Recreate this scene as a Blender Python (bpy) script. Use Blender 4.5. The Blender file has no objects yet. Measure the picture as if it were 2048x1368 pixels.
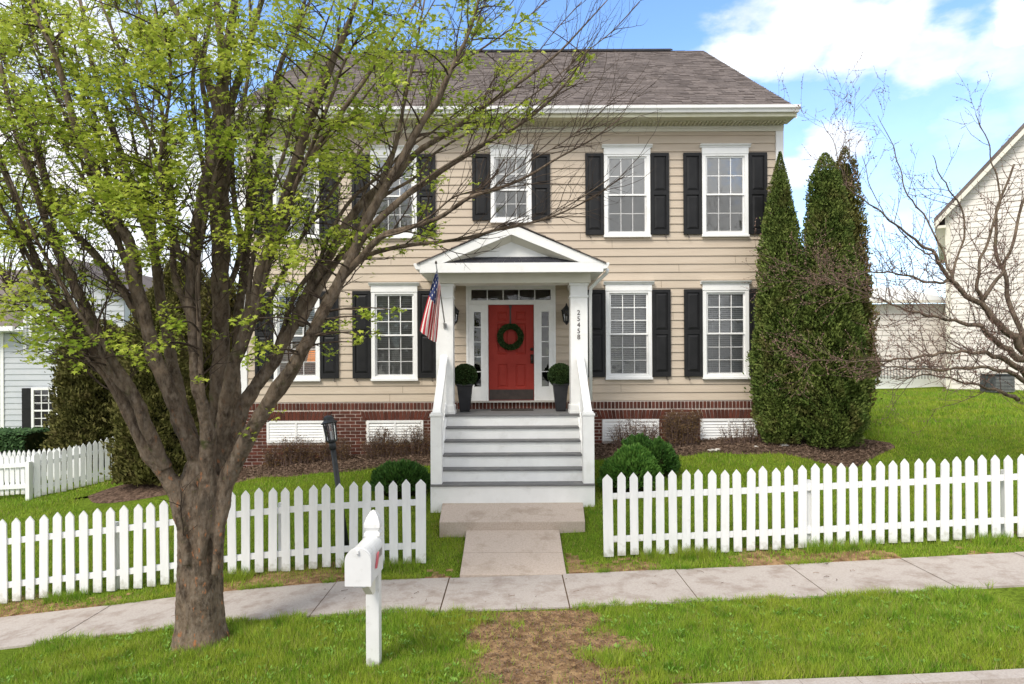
import bpy, math, random
import numpy as np
from mathutils import Vector, Matrix
random.seed(7); RNG = np.random.default_rng(11)
SC = bpy.context.scene; COL = SC.collection
F = 1365.0; HC = 2.92; CU = 1024.0; CV = 725.0; ROLL = math.radians(0.3)

def P(px, py, D):
    """world point seen at photo pixel (px,py) at distance D (m) straight ahead"""
    u = px-CU; v = py-CV
    u0 = u*math.cos(ROLL)-v*math.sin(ROLL); v0 = u*math.sin(ROLL)+v*math.cos(ROLL)
    return Vector((u0*D/F, D, HC-v0*D/F))

# ------------------------------------------------------------------ ground shape
SX = [-60,-16,-12,-9.7,-7.1,-5.53,-4,-2.41,-.9,.7,2.13,3.7,5.34,9,16,60]
SZ = [-1.6,-1.3,-1.12,-.9,-.52,-.36,-.17,-.04,.0,.04,.1,.157,.238,.4,.6,.8]
RY = [-50,9.15,9.7,10.5,11.3,12.5,13.5,14.1,20,30,45,400]
RZ = [0,0,.055,.19,.46,.8,1.04,1.1,1.3,1.66,1.9,1.9]
def ground(x, y):
    x = np.asarray(x, float); y = np.asarray(y, float)
    s = sum(np.interp(x+d, SX, SZ) for d in (-.5,-.25,0,.25,.5))/5
    k = np.interp(y, [14.1,20,35,60], [1,.85,.5,.1])
    r = (np.interp(y-.12, RY, RZ)+np.interp(y, RY, RZ)+np.interp(y+.12, RY, RZ))/3
    n = .012*np.sin(x*2.1+y*1.7)*np.clip((y-9.3)/1.5, 0, 1)
    return s*k+r+n
def gz(x, y): return float(ground(x, y))

# ------------------------------------------------------------------ mesh builder
class MB:
    def __init__(s): s.v=[]; s.f=[]; s.m=[]
    def add(s, vs, fs, mi=0):
        b=len(s.v); s.v += [tuple(p) for p in vs]
        s.f += [tuple(i+b for i in f) for f in fs]; s.m += [mi]*len(fs)
        return s
    def box(s, x0,x1,y0,y1,z0,z1, mi=0, skew=0):
        vs=[(x0,y0,z0),(x1,y0,z0),(x1,y1,z0),(x0,y1,z0),(x0,y0,z1),(x1,y0,z1),(x1,y1,z1),(x0,y1,z1)]
        return s.add(vs,[(0,3,2,1),(4,5,6,7),(0,1,5,4),(1,2,6,5),(2,3,7,6),(3,0,4,7)],mi)
    def cbox(s,c,d,mi=0): return s.box(c[0]-d[0]/2,c[0]+d[0]/2,c[1]-d[1]/2,c[1]+d[1]/2,c[2]-d[2]/2,c[2]+d[2]/2,mi)
    def prism(s, poly, a0, a1, axis='y', mi=0):
        n=len(poly)
        def mk(p,a):
            if axis=='y': return (p[0],a,p[1])
            if axis=='x': return (a,p[0],p[1])
            return (p[0],p[1],a)
        vs=[mk(p,a0) for p in poly]+[mk(p,a1) for p in poly]
        fs=[tuple(range(n)),tuple(range(2*n-1,n-1,-1))]
        fs+=[(i,i+n,(i+1)%n+n,(i+1)%n) for i in range(n)]
        return s.add(vs,fs,mi)
    def tube(s, pts, rad, n=8, mi=0, cap=True):
        pts=[Vector(p) for p in pts]
        if not hasattr(rad,'__len__'): rad=[rad]*len(pts)
        vs=[]; 
        t0=(pts[1]-pts[0]).normalized(); a=Vector((0,0,1)) if abs(t0.z)<.9 else Vector((1,0,0))
        nx=t0.cross(a).normalized()
        for i,p in enumerate(pts):
            t=(pts[min(i+1,len(pts)-1)]-pts[max(i-1,0)]).normalized()
            nx=(nx-t*nx.dot(t)).normalized(); ny=t.cross(nx)
            for k in range(n):
                an=2*math.pi*k/n; vs.append(p+(nx*math.cos(an)+ny*math.sin(an))*rad[i])
        fs=[]
        for i in range(len(pts)-1):
            for k in range(n):
                k2=(k+1)%n; fs.append((i*n+k,i*n+k2,(i+1)*n+k2,(i+1)*n+k))
        if cap: fs.append(tuple(range(n-1,-1,-1))); fs.append(tuple((len(pts)-1)*n+k for k in range(n)))
        return s.add(vs,fs,mi)
    def lathe(s, prof, cx=0, cy=0, n=16, mi=0, sq=False):
        vs=[];off=math.pi/4 if n==4 else 0
        for r,z in prof:
            for k in range(n):
                a=2*math.pi*k/n+off; vs.append((cx+r*math.cos(a),cy+r*math.sin(a),z))
        fs=[]
        for i in range(len(prof)-1):
            for k in range(n):
                k2=(k+1)%n; fs.append((i*n+k,i*n+k2,(i+1)*n+k2,(i+1)*n+k))
        fs.append(tuple(range(n-1,-1,-1))); fs.append(tuple((len(prof)-1)*n+k for k in range(n)))
        return s.add(vs,fs,mi)
    def build(s, name, mats, parent=None, loc=None, smooth=False, bevel=0, rel=True):
        off=Vector((0,0,0))
        if parent is not None and rel:
            q=parent
            while q is not None: off+=q.location; q=q.parent
        if loc is not None: off=Vector(loc)+ (off if False else Vector((0,0,0)))
        me=bpy.data.meshes.new(name)
        vs=[(p[0]-off.x,p[1]-off.y,p[2]-off.z) for p in s.v] if off.length>0 else s.v
        me.from_pydata(vs,[],s.f)
        if not isinstance(mats,(list,tuple)): mats=[mats]
        for m in mats: me.materials.append(m)
        if len(mats)>1: me.polygons.foreach_set('material_index',s.m)
        if smooth:
            me.shade_smooth()
        me.update()
        o=bpy.data.objects.new(name,me); COL.objects.link(o)
        if parent is not None: o.parent=parent
        if loc is not None:
            o.location=loc
        if bevel:
            b=o.modifiers.new('bevel','BEVEL'); b.width=bevel; b.segments=2; b.limit_method='ANGLE'; b.angle_limit=math.radians(40)
        return o

def npmesh(name, V, nper, mat, parent=None, k=None):
    """V: (N*nper,3) vertices, every nper consecutive ones form a face"""
    V=np.asarray(V,np.float32).reshape(-1,3)
    if parent is not None:
        off=Vector((0,0,0)); q=parent
        while q is not None: off+=q.location; q=q.parent
        V=V-np.array(off,np.float32)
    n=len(V); nf=n//nper
    me=bpy.data.meshes.new(name); me.vertices.add(n); me.vertices.foreach_set('co',V.ravel())
    me.loops.add(n); me.loops.foreach_set('vertex_index',np.arange(n,dtype=np.int32))
    me.polygons.add(nf); me.polygons.foreach_set('loop_start',np.arange(0,n,nper,dtype=np.int32))
    me.materials.append(mat); me.update(calc_edges=True); 
    o=bpy.data.objects.new(name,me); COL.objects.link(o)
    if parent is not None: o.parent=parent
    return o

def tag(o, label=None, cat=None, group=None, kind=None):
    if label: o['label']=label
    if cat: o['category']=cat
    if group: o['group']=group
    if kind: o['kind']=kind
    return o
def thing(name, label, cat, loc=(0,0,0), group=None):
    o=bpy.data.objects.new(name,None); COL.objects.link(o); o.location=loc; o.empty_display_size=.2
    return tag(o,label,cat,group)
def copy_tree(o, parent=None, **kw):
    c=o.copy(); COL.objects.link(c)
    if parent is not None: c.parent=parent
    for ch in list(o.children): copy_tree(ch,c)
    return c

# ------------------------------------------------------------------ materials
def mat(name, c1, c2=None, rough=.7, scale=8, detail=6, bump=0, bscale=None, island=0, spec=.3, stretch=(1,1,1), dirt=None, dscale=1.5, dlo=.55, dhi=.75, ramp=(.35,.65), sheen=0, metal=0, trans=0):
    m=bpy.data.materials.new(name); m.use_nodes=True; nt=m.node_tree; N=nt.nodes; L=nt.links
    b=N['Principled BSDF']; b.inputs['Roughness'].default_value=rough
    b.inputs['Specular IOR Level'].default_value=spec; b.inputs['Metallic'].default_value=metal
    tc=N.new('ShaderNodeTexCoord'); mp=N.new('ShaderNodeMapping'); mp.inputs['Scale'].default_value=stretch
    geo=N.new('ShaderNodeNewGeometry'); L.new(geo.outputs['Position'],mp.inputs['Vector'])
    c1=(*c1,1); c2=(*(c2 or c1[:3]),1)
    nz=N.new('ShaderNodeTexNoise'); nz.inputs['Scale'].default_value=scale; nz.inputs['Detail'].default_value=detail
    L.new(mp.outputs[0],nz.inputs['Vector'])
    rp=N.new('ShaderNodeMapRange'); rp.inputs[1].default_value=ramp[0]; rp.inputs[2].default_value=ramp[1]
    L.new(nz.outputs['Fac'],rp.inputs[0])
    fac=rp.outputs[0]
    if island:
        mx=N.new('ShaderNodeMix'); mx.data_type='FLOAT'; mx.inputs[0].default_value=island
        L.new(fac,mx.inputs[2]); L.new(geo.outputs['Random Per Island'],mx.inputs[3]); fac=mx.outputs[0]
    mc=N.new('ShaderNodeMix'); mc.data_type='RGBA'; L.new(fac,mc.inputs[0]); mc.inputs[6].default_value=c1; mc.inputs[7].default_value=c2
    out=mc.outputs[2]
    if dirt:
        dn=N.new('ShaderNodeTexNoise'); dn.inputs['Scale'].default_value=dscale; dn.inputs['Detail'].default_value=8; dn.inputs['Roughness'].default_value=.65
        L.new(geo.outputs['Position'],dn.inputs['Vector'])
        dr=N.new('ShaderNodeMapRange'); dr.inputs[1].default_value=dlo; dr.inputs[2].default_value=dhi; L.new(dn.outputs['Fac'],dr.inputs[0])
        md=N.new('ShaderNodeMix'); md.data_type='RGBA'; L.new(dr.outputs[0],md.inputs[0]); L.new(out,md.inputs[6]); md.inputs[7].default_value=(*dirt,1); out=md.outputs[2]
    L.new(out,b.inputs['Base Color'])
    if bump:
        bn=N.new('ShaderNodeTexNoise'); bn.inputs['Scale'].default_value=bscale or scale*3; bn.inputs['Detail'].default_value=8
        L.new(mp.outputs[0],bn.inputs['Vector'])
        bb=N.new('ShaderNodeBump'); bb.inputs['Strength'].default_value=1; bb.inputs['Distance'].default_value=bump
        L.new(bn.outputs['Fac'],bb.inputs['Height']); L.new(bb.outputs[0],b.inputs['Normal'])
    if trans:   # thin leaf: part of the light passes through
        tr=N.new('ShaderNodeBsdfTranslucent'); L.new(out,tr.inputs[0]); ms=N.new('ShaderNodeMixShader'); ms.inputs[0].default_value=trans
        L.new(b.outputs[0],ms.inputs[1]); L.new(tr.outputs[0],ms.inputs[2]); L.new(ms.outputs[0],N['Material Output'].inputs[0])
    return m

M={}
M['siding']=mat('siding_vinyl',(.53,.44,.345),(.575,.485,.385),rough=.55,scale=3,stretch=(.5,1,6),bump=.0012,bscale=30,dirt=(.50,.42,.33),dscale=.9,dlo=.5,dhi=.9)
M['nsiding']=mat('neighbour_siding',(.50,.53,.57),(.55,.57,.60),rough=.6,scale=2,bump=.001,bscale=30)
M['nsiding2']=mat('offwhite_siding',(.72,.68,.64),(.80,.76,.72),rough=.6,scale=1.2,bump=.001,bscale=30)
M['white']=mat('white_paint',(.85,.85,.84),(.90,.90,.89),rough=.45,scale=5,bump=.0006,bscale=40,dirt=(.72,.71,.68),dscale=3,dlo=.55,dhi=.85)
M['fence']=mat('fence_white_paint',(.76,.77,.765),(.86,.86,.86),rough=.55,scale=6,stretch=(3,3,.5),bump=.0015,bscale=40,dirt=(.66,.67,.62),dscale=4,dlo=.6,dhi=.85,island=.4)
M['cream']=mat('cream_trim',(.74,.71,.62),(.78,.75,.66),rough=.5,scale=4)
M['soffit']=mat('soffit',(.60,.58,.42),(.66,.64,.50),rough=.6,scale=6)
M['shutter']=mat('shutter_black',(.009,.009,.010),(.015,.015,.016),rough=.5,scale=5,spec=.3,bump=.0006,bscale=60)
M['brick']=mat('brick',(.060,.024,.018),(.155,.052,.036),rough=.9,scale=14,bump=.004,bscale=60,island=.75,spec=.1,dirt=(.10,.055,.045),dscale=9,dlo=.5,dhi=.75)
M['mortar']=mat('mortar',(.70,.60,.53),(.80,.72,.65),rough=.95,scale=20,bump=.003,bscale=80,spec=.1)
M['roof']=mat('asphalt_shingle',(.115,.096,.088),(.235,.20,.185),rough=.95,scale=22,bump=.004,bscale=90,island=.6,spec=.1,dirt=(.10,.085,.08),dscale=1.1,dlo=.5,dhi=.8)
M['ridge']=mat('ridge_vent',(.03,.032,.04),(.05,.05,.06),rough=.8,scale=8)
M['tread']=mat('grey_deck',(.13,.13,.135),(.19,.19,.19),rough=.65,scale=5,stretch=(.6,6,6),bump=.001,bscale=30,dirt=(.27,.26,.24),dscale=4,dlo=.55,dhi=.78)
M['door']=mat('red_door',(.32,.034,.024),(.37,.042,.030),rough=.55,scale=4,spec=.2)
M['bronze']=mat('dark_bronze',(.025,.014,.010),(.05,.03,.022),rough=.4,scale=9,spec=.5)
M['concrete']=mat('concrete',(.385,.335,.30),(.47,.425,.39),rough=.95,scale=45,bump=.004,bscale=55,spec=.1,dirt=(.27,.215,.18),dscale=3.2,dlo=.48,dhi=.72,ramp=(.3,.7))
M['concrete_warm']=mat('concrete_warm',(.45,.37,.31),(.535,.45,.385),rough=.95,scale=45,bump=.004,bscale=55,spec=.1,dirt=(.30,.23,.17),dscale=2.6,dlo=.52,dhi=.8)
M['joint']=mat('joint_soil',(.10,.07,.045),(.16,.11,.07),rough=1,scale=20,spec=0)
M['asphalt']=mat('asphalt',(.045,.045,.047),(.07,.07,.07),rough=.95,scale=30,bump=.004,bscale=90)
M['mulch']=mat('mulch',(.060,.040,.030),(.17,.115,.085),rough=1,scale=14,detail=10,bump=.03,bscale=30,spec=0)
M['chip']=mat('mulch_chip',(.06,.04,.028),(.27,.19,.14),rough=1,scale=5,island=.9,spec=0)
M['bark']=None
M['twig']=mat('twig_bark',(.050,.036,.028),(.11,.082,.062),rough=.95,scale=10,bump=.004,bscale=60,spec=.1)
M['twig_red']=mat('bare_twig_bark',(.10,.065,.055),(.19,.13,.11),rough=.95,scale=6,island=.3,spec=.1)
M['bud']=mat('buds',(.14,.07,.055),(.36,.25,.20),rough=.9,scale=4,island=.9,spec=.1)
M['leaf']=mat('maple_leaf',(.21,.33,.028),(.62,.66,.11),rough=.6,scale=1.1,island=.6,spec=.15,trans=.45)
M['thuja']=mat('arborvitae_leaf',(.036,.076,.013),(.20,.245,.060),rough=.75,scale=3,island=.55,spec=.15,dirt=(.15,.11,.045),dscale=2.6,dlo=.52,dhi=.74)
M['thuja2']=mat('arborvitae_leaf_olive',(.065,.070,.018),(.21,.195,.058),rough=.75,scale=3,island=.55,spec=.15,dirt=(.10,.075,.035),dscale=3.0,dlo=.5,dhi=.72)
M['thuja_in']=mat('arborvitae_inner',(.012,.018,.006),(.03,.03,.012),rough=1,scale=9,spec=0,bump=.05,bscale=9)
M['shrub']=mat('boxwood_leaf',(.035,.12,.016),(.14,.27,.045),rough=.6,scale=5,island=.6,spec=.2)
M['shrub_d']=mat('boxwood_leaf_dark',(.022,.075,.014),(.085,.18,.032),rough=.6,scale=5,island=.6,spec=.2)
M['topiary']=mat('topiary_leaf',(.012,.032,.008),(.055,.095,.026),rough=.6,scale=9,island=.7,spec=.2)
M['barberry']=mat('barberry_leaf',(.085,.045,.020),(.20,.13,.055),rough=.9,scale=4,island=.7,spec=.1)
M['hedge']=mat('hedge_leaf',(.02,.055,.015),(.06,.12,.035),rough=.7,scale=5,island=.6,spec=.2)
M['grass']=None
M['pot']=mat('planter_plastic',(.012,.012,.015),(.022,.022,.026),rough=.5,scale=6,spec=.45)
M['iron']=mat('black_post',(.012,.014,.016),(.03,.033,.036),rough=.5,scale=9,spec=.5,bump=.001)
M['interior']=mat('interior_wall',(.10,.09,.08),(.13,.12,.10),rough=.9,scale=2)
M['blind']=mat('blind_slat',(.88,.88,.85),(.90,.90,.88),rough=.5,scale=3)
M['mailbox']=mat('mailbox_white',(.70,.70,.69),(.76,.76,.75),rough=.4,scale=4,spec=.5,dirt=(.52,.51,.47),dscale=9,dlo=.56,dhi=.8)
M['redflag']=mat('signal_flag_red',(.55,.10,.12),(.62,.16,.18),rough=.5,scale=6)
M['flag_red']=mat('flag_red',(.42,.02,.035),(.50,.035,.05),rough=.8,scale=9)
M['flag_white']=mat('flag_white',(.72,.68,.64),(.80,.76,.72),rough=.8,scale=9)
M['flag_blue']=mat('flag_blue',(.03,.045,.14),(.05,.065,.18),rough=.8,scale=9)
M['metal']=mat('metal_grey',(.30,.30,.30),(.42,.42,.42),rough=.4,scale=9,metal=.7)
M['acgrey']=mat('condenser_grey',(.05,.055,.06),(.10,.105,.11),rough=.6,scale=9)
M['thatch']=mat('dry_straw',(.26,.16,.08),(.48,.34,.18),rough=1,scale=3,island=.8,spec=.05)
M['stone']=mat('stone_pale',(.40,.38,.35),(.60,.57,.52),rough=.9,scale=8,island=.6)
M['mat']=mat('door_mat',(.035,.03,.028),(.06,.05,.045),rough=1,scale=30)

def bark():
    m=bpy.data.materials.new('tree_bark'); m.use_nodes=True; nt=m.node_tree; N=nt.nodes; L=nt.links
    b=N['Principled BSDF']; b.inputs['Roughness'].default_value=.95; b.inputs['Specular IOR Level'].default_value=.12
    g=N.new('ShaderNodeNewGeometry'); mp=N.new('ShaderNodeMapping'); mp.inputs['Scale'].default_value=(1,1,.45); L.new(g.outputs['Position'],mp.inputs[0])
    def noise(s,d=8,src=mp.outputs[0],r=.6):
        n=N.new('ShaderNodeTexNoise'); n.inputs['Scale'].default_value=s; n.inputs['Detail'].default_value=d; n.inputs['Roughness'].default_value=r; L.new(src,n.inputs['Vector']); return n.outputs['Fac']
    def rng(x,a,c):
        r=N.new('ShaderNodeMapRange'); r.inputs[1].default_value=a; r.inputs[2].default_value=c; L.new(x,r.inputs[0]); return r.outputs[0]
    def mix(f,a,c):
        x=N.new('ShaderNodeMix'); x.data_type='RGBA'; L.new(f,x.inputs[0])
        for i,v in ((6,a),(7,c)):
            if isinstance(v,tuple): x.inputs[i].default_value=(*v,1)
            else: L.new(v,x.inputs[i])
        return x.outputs[2]
    def mul(a,c):
        x=N.new('ShaderNodeMath'); x.operation='MULTIPLY'; L.new(a,x.inputs[0]); L.new(c,x.inputs[1]); return x.outputs[0]
    base=mix(rng(noise(10,10,r=.7),.36,.64),(.050,.036,.026),(.225,.168,.118))
    base=mix(rng(noise(26,6),.45,.75),base,(.24,.195,.15))
    sep=N.new('ShaderNodeSeparateXYZ'); L.new(g.outputs['Position'],sep.inputs[0])
    low=rng(sep.outputs[2],2.7,1.5)     # flaking orange patches on the lower trunk
    base=mix(mul(rng(noise(17,5,r=.62),.60,.65),low),base,(.36,.16,.075))
    base=mix(rng(noise(3.3,5),.60,.70),base,(.075,.06,.045))
    base=mix(rng(noise(4.5,9,g.outputs['Position']),.60,.72),base,(.09,.095,.035))
    L.new(base,b.inputs['Base Color'])
    bp=N.new('ShaderNodeBump'); bp.inputs['Distance'].default_value=.02; L.new(noise(34,12,r=.72),bp.inputs['Height'])
    bp2=N.new('ShaderNodeBump'); bp2.inputs['Distance'].default_value=.03; L.new(noise(7,4),bp2.inputs['Height']); L.new(bp.outputs[0],bp2.inputs['Normal']); L.new(bp2.outputs[0],b.inputs['Normal'])
    return m
M['bark']=bark()

def grassmat(name, blades):
    m=bpy.data.materials.new(name); m.use_nodes=True; nt=m.node_tree; N=nt.nodes; L=nt.links
    b=N['Principled BSDF']; b.inputs['Roughness'].default_value=.65 if blades else 1; b.inputs['Specular IOR Level'].default_value=.2 if blades else 0
    g=N.new('ShaderNodeNewGeometry')
    def noise(s,d=6):
        n=N.new('ShaderNodeTexNoise'); n.inputs['Scale'].default_value=s; n.inputs['Detail'].default_value=d; L.new(g.outputs['Position'],n.inputs['Vector']); return n.outputs['Fac']
    def rng(x,a,c):
        r=N.new('ShaderNodeMapRange'); r.inputs[1].default_value=a; r.inputs[2].default_value=c; L.new(x,r.inputs[0]); return r.outputs[0]
    def mix(f,a,c):
        x=N.new('ShaderNodeMix'); x.data_type='RGBA'; L.new(f,x.inputs[0])
        for i,v in ((6,a),(7,c)):
            if isinstance(v,tuple): x.inputs[i].default_value=(*v,1)
            else: L.new(v,x.inputs[i])
        return x.outputs[2]
    if blades:
        c=mix(g.outputs['Random Per Island'],(.13,.26,.02),(.36,.50,.05))
        c=mix(rng(noise(.9),.42,.72),c,(.36,.42,.045))
        c=mix(rng(noise(5),.52,.70),c,(.11,.26,.015))
        wn=N.new('ShaderNodeMath'); wn.operation='MULTIPLY'; L.new(g.outputs['Random Per Island'],wn.inputs[0]); wn.inputs[1].default_value=37.7; fr_=N.new('ShaderNodeMath'); fr_.operation='FRACT'; L.new(wn.outputs[0],fr_.inputs[0])
        c=mix(rng(fr_.outputs[0],.86,.90),c,(.34,.30,.11))
        tr=N.new('ShaderNodeBsdfTranslucent'); L.new(c,tr.inputs[0]); ms=N.new('ShaderNodeMixShader'); ms.inputs[0].default_value=.25
        L.new(b.outputs[0],ms.inputs[1]); L.new(tr.outputs[0],ms.inputs[2]); L.new(ms.outputs[0],N['Material Output'].inputs[0])
    else:
        c=mix(rng(noise(1.2),.35,.7),(.10,.16,.015),(.19,.27,.03))
        c=mix(rng(noise(18),.45,.7),c,(.06,.09,.012))
        c=mix(rng(noise(60,3),.4,.65),c,(.10,.14,.02))
    L.new(c,b.inputs['Base Color'])
    if not blades:
        bp=N.new('ShaderNodeBump'); bp.inputs['Distance'].default_value=.04; L.new(noise(25),bp.inputs['Height']); L.new(bp.outputs[0],b.inputs['Normal'])
    return m
M['grass']=grassmat('grass_blades',True); M['lawn']=grassmat('lawn_soil',False)
M['soil']=mat('bare_soil',(.12,.068,.038),(.30,.19,.105),rough=1,scale=7,detail=10,bump=.02,bscale=35,spec=0,dirt=(.38,.25,.13),dscale=9,dlo=.5,dhi=.62)

def stain(m,col,hi):
    nt=m.node_tree; N=nt.nodes; L=nt.links; b=N['Principled BSDF']; src=b.inputs['Base Color'].links[0].from_socket
    tc=N.new('ShaderNodeTexCoord'); sp=N.new('ShaderNodeSeparateXYZ'); L.new(tc.outputs['Generated'],sp.inputs[0])
    g=N.new('ShaderNodeNewGeometry'); nz=N.new('ShaderNodeTexNoise'); nz.inputs['Scale'].default_value=14; nz.inputs['Detail'].default_value=7; L.new(g.outputs['Position'],nz.inputs['Vector'])
    ad=N.new('ShaderNodeMath'); ad.operation='MULTIPLY_ADD'; L.new(nz.outputs['Fac'],ad.inputs[0]); ad.inputs[1].default_value=-.34; L.new(sp.outputs[2],ad.inputs[2])
    mr=N.new('ShaderNodeMapRange'); L.new(ad.outputs[0],mr.inputs[0]); mr.inputs[1].default_value=hi-.17; mr.inputs[2].default_value=-.20; mr.inputs[3].default_value=0; mr.inputs[4].default_value=.75
    mx=N.new('ShaderNodeMix'); mx.data_type='RGBA'; L.new(mr.outputs[0],mx.inputs[0]); L.new(src,mx.inputs[6]); mx.inputs[7].default_value=(*col,1); L.new(mx.outputs[2],b.inputs['Base Color'])
stain(M['fence'],(.34,.33,.24),.10)
M['post_stained']=M['mailbox'].copy(); stain(M['post_stained'],(.22,.24,.15),.06)
def glassmat(name, tint=1, refl=1.0):
    m=bpy.data.materials.new(name); m.use_nodes=True; nt=m.node_tree; N=nt.nodes; L=nt.links
    N.remove(N['Principled BSDF'])
    t=N.new('ShaderNodeBsdfTransparent'); t.inputs[0].default_value=(tint,tint,tint,1)
    g=N.new('ShaderNodeBsdfGlossy'); g.inputs['Roughness'].default_value=.02
    lw=N.new('ShaderNodeFresnel'); lw.inputs[0].default_value=1.9*refl
    nz=N.new('ShaderNodeTexNoise'); nz.inputs['Scale'].default_value=2.5; bp=N.new('ShaderNodeBump'); bp.inputs['Distance'].default_value=.01
    geo=N.new('ShaderNodeNewGeometry'); L.new(geo.outputs['Position'],nz.inputs['Vector'])
    L.new(nz.outputs['Fac'],bp.inputs['Height']); L.new(bp.outputs[0],g.inputs['Normal'])
    ms=N.new('ShaderNodeMixShader'); L.new(lw.outputs[0],ms.inputs[0]); L.new(t.outputs[0],ms.inputs[1]); L.new(g.outputs[0],ms.inputs[2])
    L.new(ms.outputs[0],N['Material Output'].inputs[0]); return m
M['glass']=glassmat('window_glass'); M['glass2']=glassmat('window_glass_bright',1,1.6); M['screen']=mat('insect_screen',(.05,.05,.05),rough=1)
# insect screen: a fine dark mesh that lets part of the light through everywhere
nt=M['screen'].node_tree; N=nt.nodes; tr=N.new('ShaderNodeBsdfTransparent'); ms=N.new('ShaderNodeMixShader'); ms.inputs[0].default_value=.78
nt.links.new(N['Principled BSDF'].outputs[0],ms.inputs[1]); nt.links.new(tr.outputs[0],ms.inputs[2]); nt.links.new(ms.outputs[0],N['Material Output'].inputs[0])

# ------------------------------------------------------------------ ground sheets
def axis(lo,hi,fine_lo,fine_hi,st,growth=1.35):
    a=list(np.arange(fine_lo,fine_hi+1e-6,st)); s=st; x=fine_lo
    left=[]
    while x>lo: s*=growth; x-=s; left.append(max(x,lo))
    s=st; x=fine_hi; right=[]
    while x<hi: s*=growth; x+=s; right.append(min(x,hi))
    return np.array(left[::-1]+a+right)
def grid(name, xs, ys, dz, m, kind='structure', flt=None):
    X,Y=np.meshgrid(xs,ys); Z=ground(X,Y)+dz
    V=np.stack([X,Y,Z],-1).reshape(-1,3); nx=len(xs); f=[]
    for j in range(len(ys)-1):
        for i in range(nx-1):
            if flt and not flt((xs[i]+xs[i+1])/2,(ys[j]+ys[j+1])/2): continue
            a=j*nx+i; f.append((a,a+1,a+nx+1,a+nx))
    me=bpy.data.meshes.new(name); me.from_pydata(V.tolist(),[],f); me.materials.append(m); me.shade_smooth()
    o=bpy.data.objects.new(name,me); COL.objects.link(o); o['kind']=kind; return o
KERB=6.0
gx=axis(-400,400,-14,14,.2); gy=np.concatenate([[KERB+.0],np.arange(KERB+.25,15,.15),axis(15,600,15,16,.5)])
grid('lawn',gx,gy,0,M['lawn'])
# road and kerb
grid('road',axis(-400,400,-14,14,.5),np.array([-60,-20,0,3,4.5,KERB-.4]),-.15,M['asphalt'])
kb=MB()
kx=np.arange(-16,16.01,.5)
for a,b_ in zip(kx[:-1],kx[1:]):
    za,zb=gz(a,KERB),gz(b_,KERB)
    for (y0,y1,h0,h1) in ((KERB-.16,KERB,-.3,.012),(KERB-.42,KERB-.16,-.3,-.13)):
        g_=.004
        kb.add([(a+g_,y0,za+h0),(b_,y0,zb+h0),(b_,y1,zb+h0),(a+g_,y1,za+h0),(a+g_,y0,za+h1),(b_,y0,zb+h1),(b_,y1,zb+h1),(a+g_,y1,za+h1)],
          [(0,3,2,1),(4,5,6,7),(0,1,5,4),(1,2,6,5),(2,3,7,6),(3,0,4,7)])
o=kb.build('kerb',M['concrete']); o['kind']='structure'
# sidewalk slabs
sw=MB(); jt=MB()
xj=[-.86+1.52*i for i in range(-8,9)]
for a,b_ in zip(xj[:-1],xj[1:]):
    n=4; xs=np.linspace(a+.008,b_-.008,n+1); t=random.uniform(-.006,.006)
    for k in range(n):
        c=[]
        for z_,y_ in ((-.08,7.98),(-.08,9.2),(.025+t,9.2),(.025+t,7.98)):
            for x_ in (xs[k],xs[k+1]): c.append((x_,y_,gz(x_,8.6)+z_))
        sw.add(c,[(0,1,3,2),(6,4,5,7)[::-1],(0,6,7,1)[::1],(2,3,5,4)])
        if k==0: sw.add([c[0],c[2],c[4],c[6]],[(0,1,2,3)])
        if k==n-1: sw.add([c[1],c[3],c[5],c[7]],[(0,1,2,3)])
o=sw.build('sidewalk',M['concrete']); o['kind']='structure'
for x_ in xj: jt.box(x_-.012,x_+.012,7.99,9.19,gz(x_,8.6)-.05,gz(x_,8.6)+.012)
o=jt.build('pavement_joint',M['joint']); o['kind']='structure'
# walkway (two slabs) rising to the landing
wk=MB()
def slab(x0,x1,y0,y1,za,zb,x2=None,x3=None,th=.12):
    x2=x0 if x2 is None else x2; x3=x1 if x3 is None else x3
    wk.add([(x0,y0,za-th),(x1,y0,za-th),(x3,y1,zb-th),(x2,y1,zb-th),(x0,y0,za),(x1,y0,za),(x3,y1,zb),(x2,y1,zb)],
      [(0,3,2,1),(4,5,6,7),(0,1,5,4),(1,2,6,5),(2,3,7,6),(3,0,4,7)])
slab(-.72,.72,9.21,9.875,.062,.17); slab(-.72,.72,9.895,10.62,.172,.33)
o=wk.build('front_walkway',M['concrete_warm'],bevel=.008); o['kind']='structure'
wk=MB(); slab(-1.14,1.12,10.58,11.42,.455,.62,-1.17,1.17,th=.30)
o=wk.build('concrete_landing',M['concrete_warm'],bevel=.012); tag(o,'raised concrete landing slab at the foot of the porch steps','landing')

# mulch beds
def bed(name, xs, yf, yb, label=None):
    ob=MB(); n=10
    for a,b_ in zip(xs[:-1],xs[1:]):
        for k in range(n):
            q=[]
            for x_,t in ((a,k/n),(b_,k/n),(b_,(k+1)/n),(a,(k+1)/n)):
                y_=yf(x_)+(yb(x_)-yf(x_))*t; e=min(t,1-t)*n
                q.append((x_,y_,gz(x_,y_)+.035*min(1,e)+.004))
            ob.add(q,[(0,1,2,3)])
    o=ob.build(name,M['mulch']); o['kind']='structure'; return o
fr=lambda x: 13.15+.08*math.sin(x*2.2)+.05*math.sin(x*5+1)
def fr2(x): return fr(x)-1.0*math.exp(-((x-6.15)/.75)**2)
rb=lambda x: 14.1 if x<5.6 else 14.1+.9*math.sin(min(1,(x-5.6)/1.5)*math.pi/2+math.pi/2)-.0
bed('mulch_bed',np.linspace(-5.9,-1.4,30),fr,lambda x:14.12)
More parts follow.
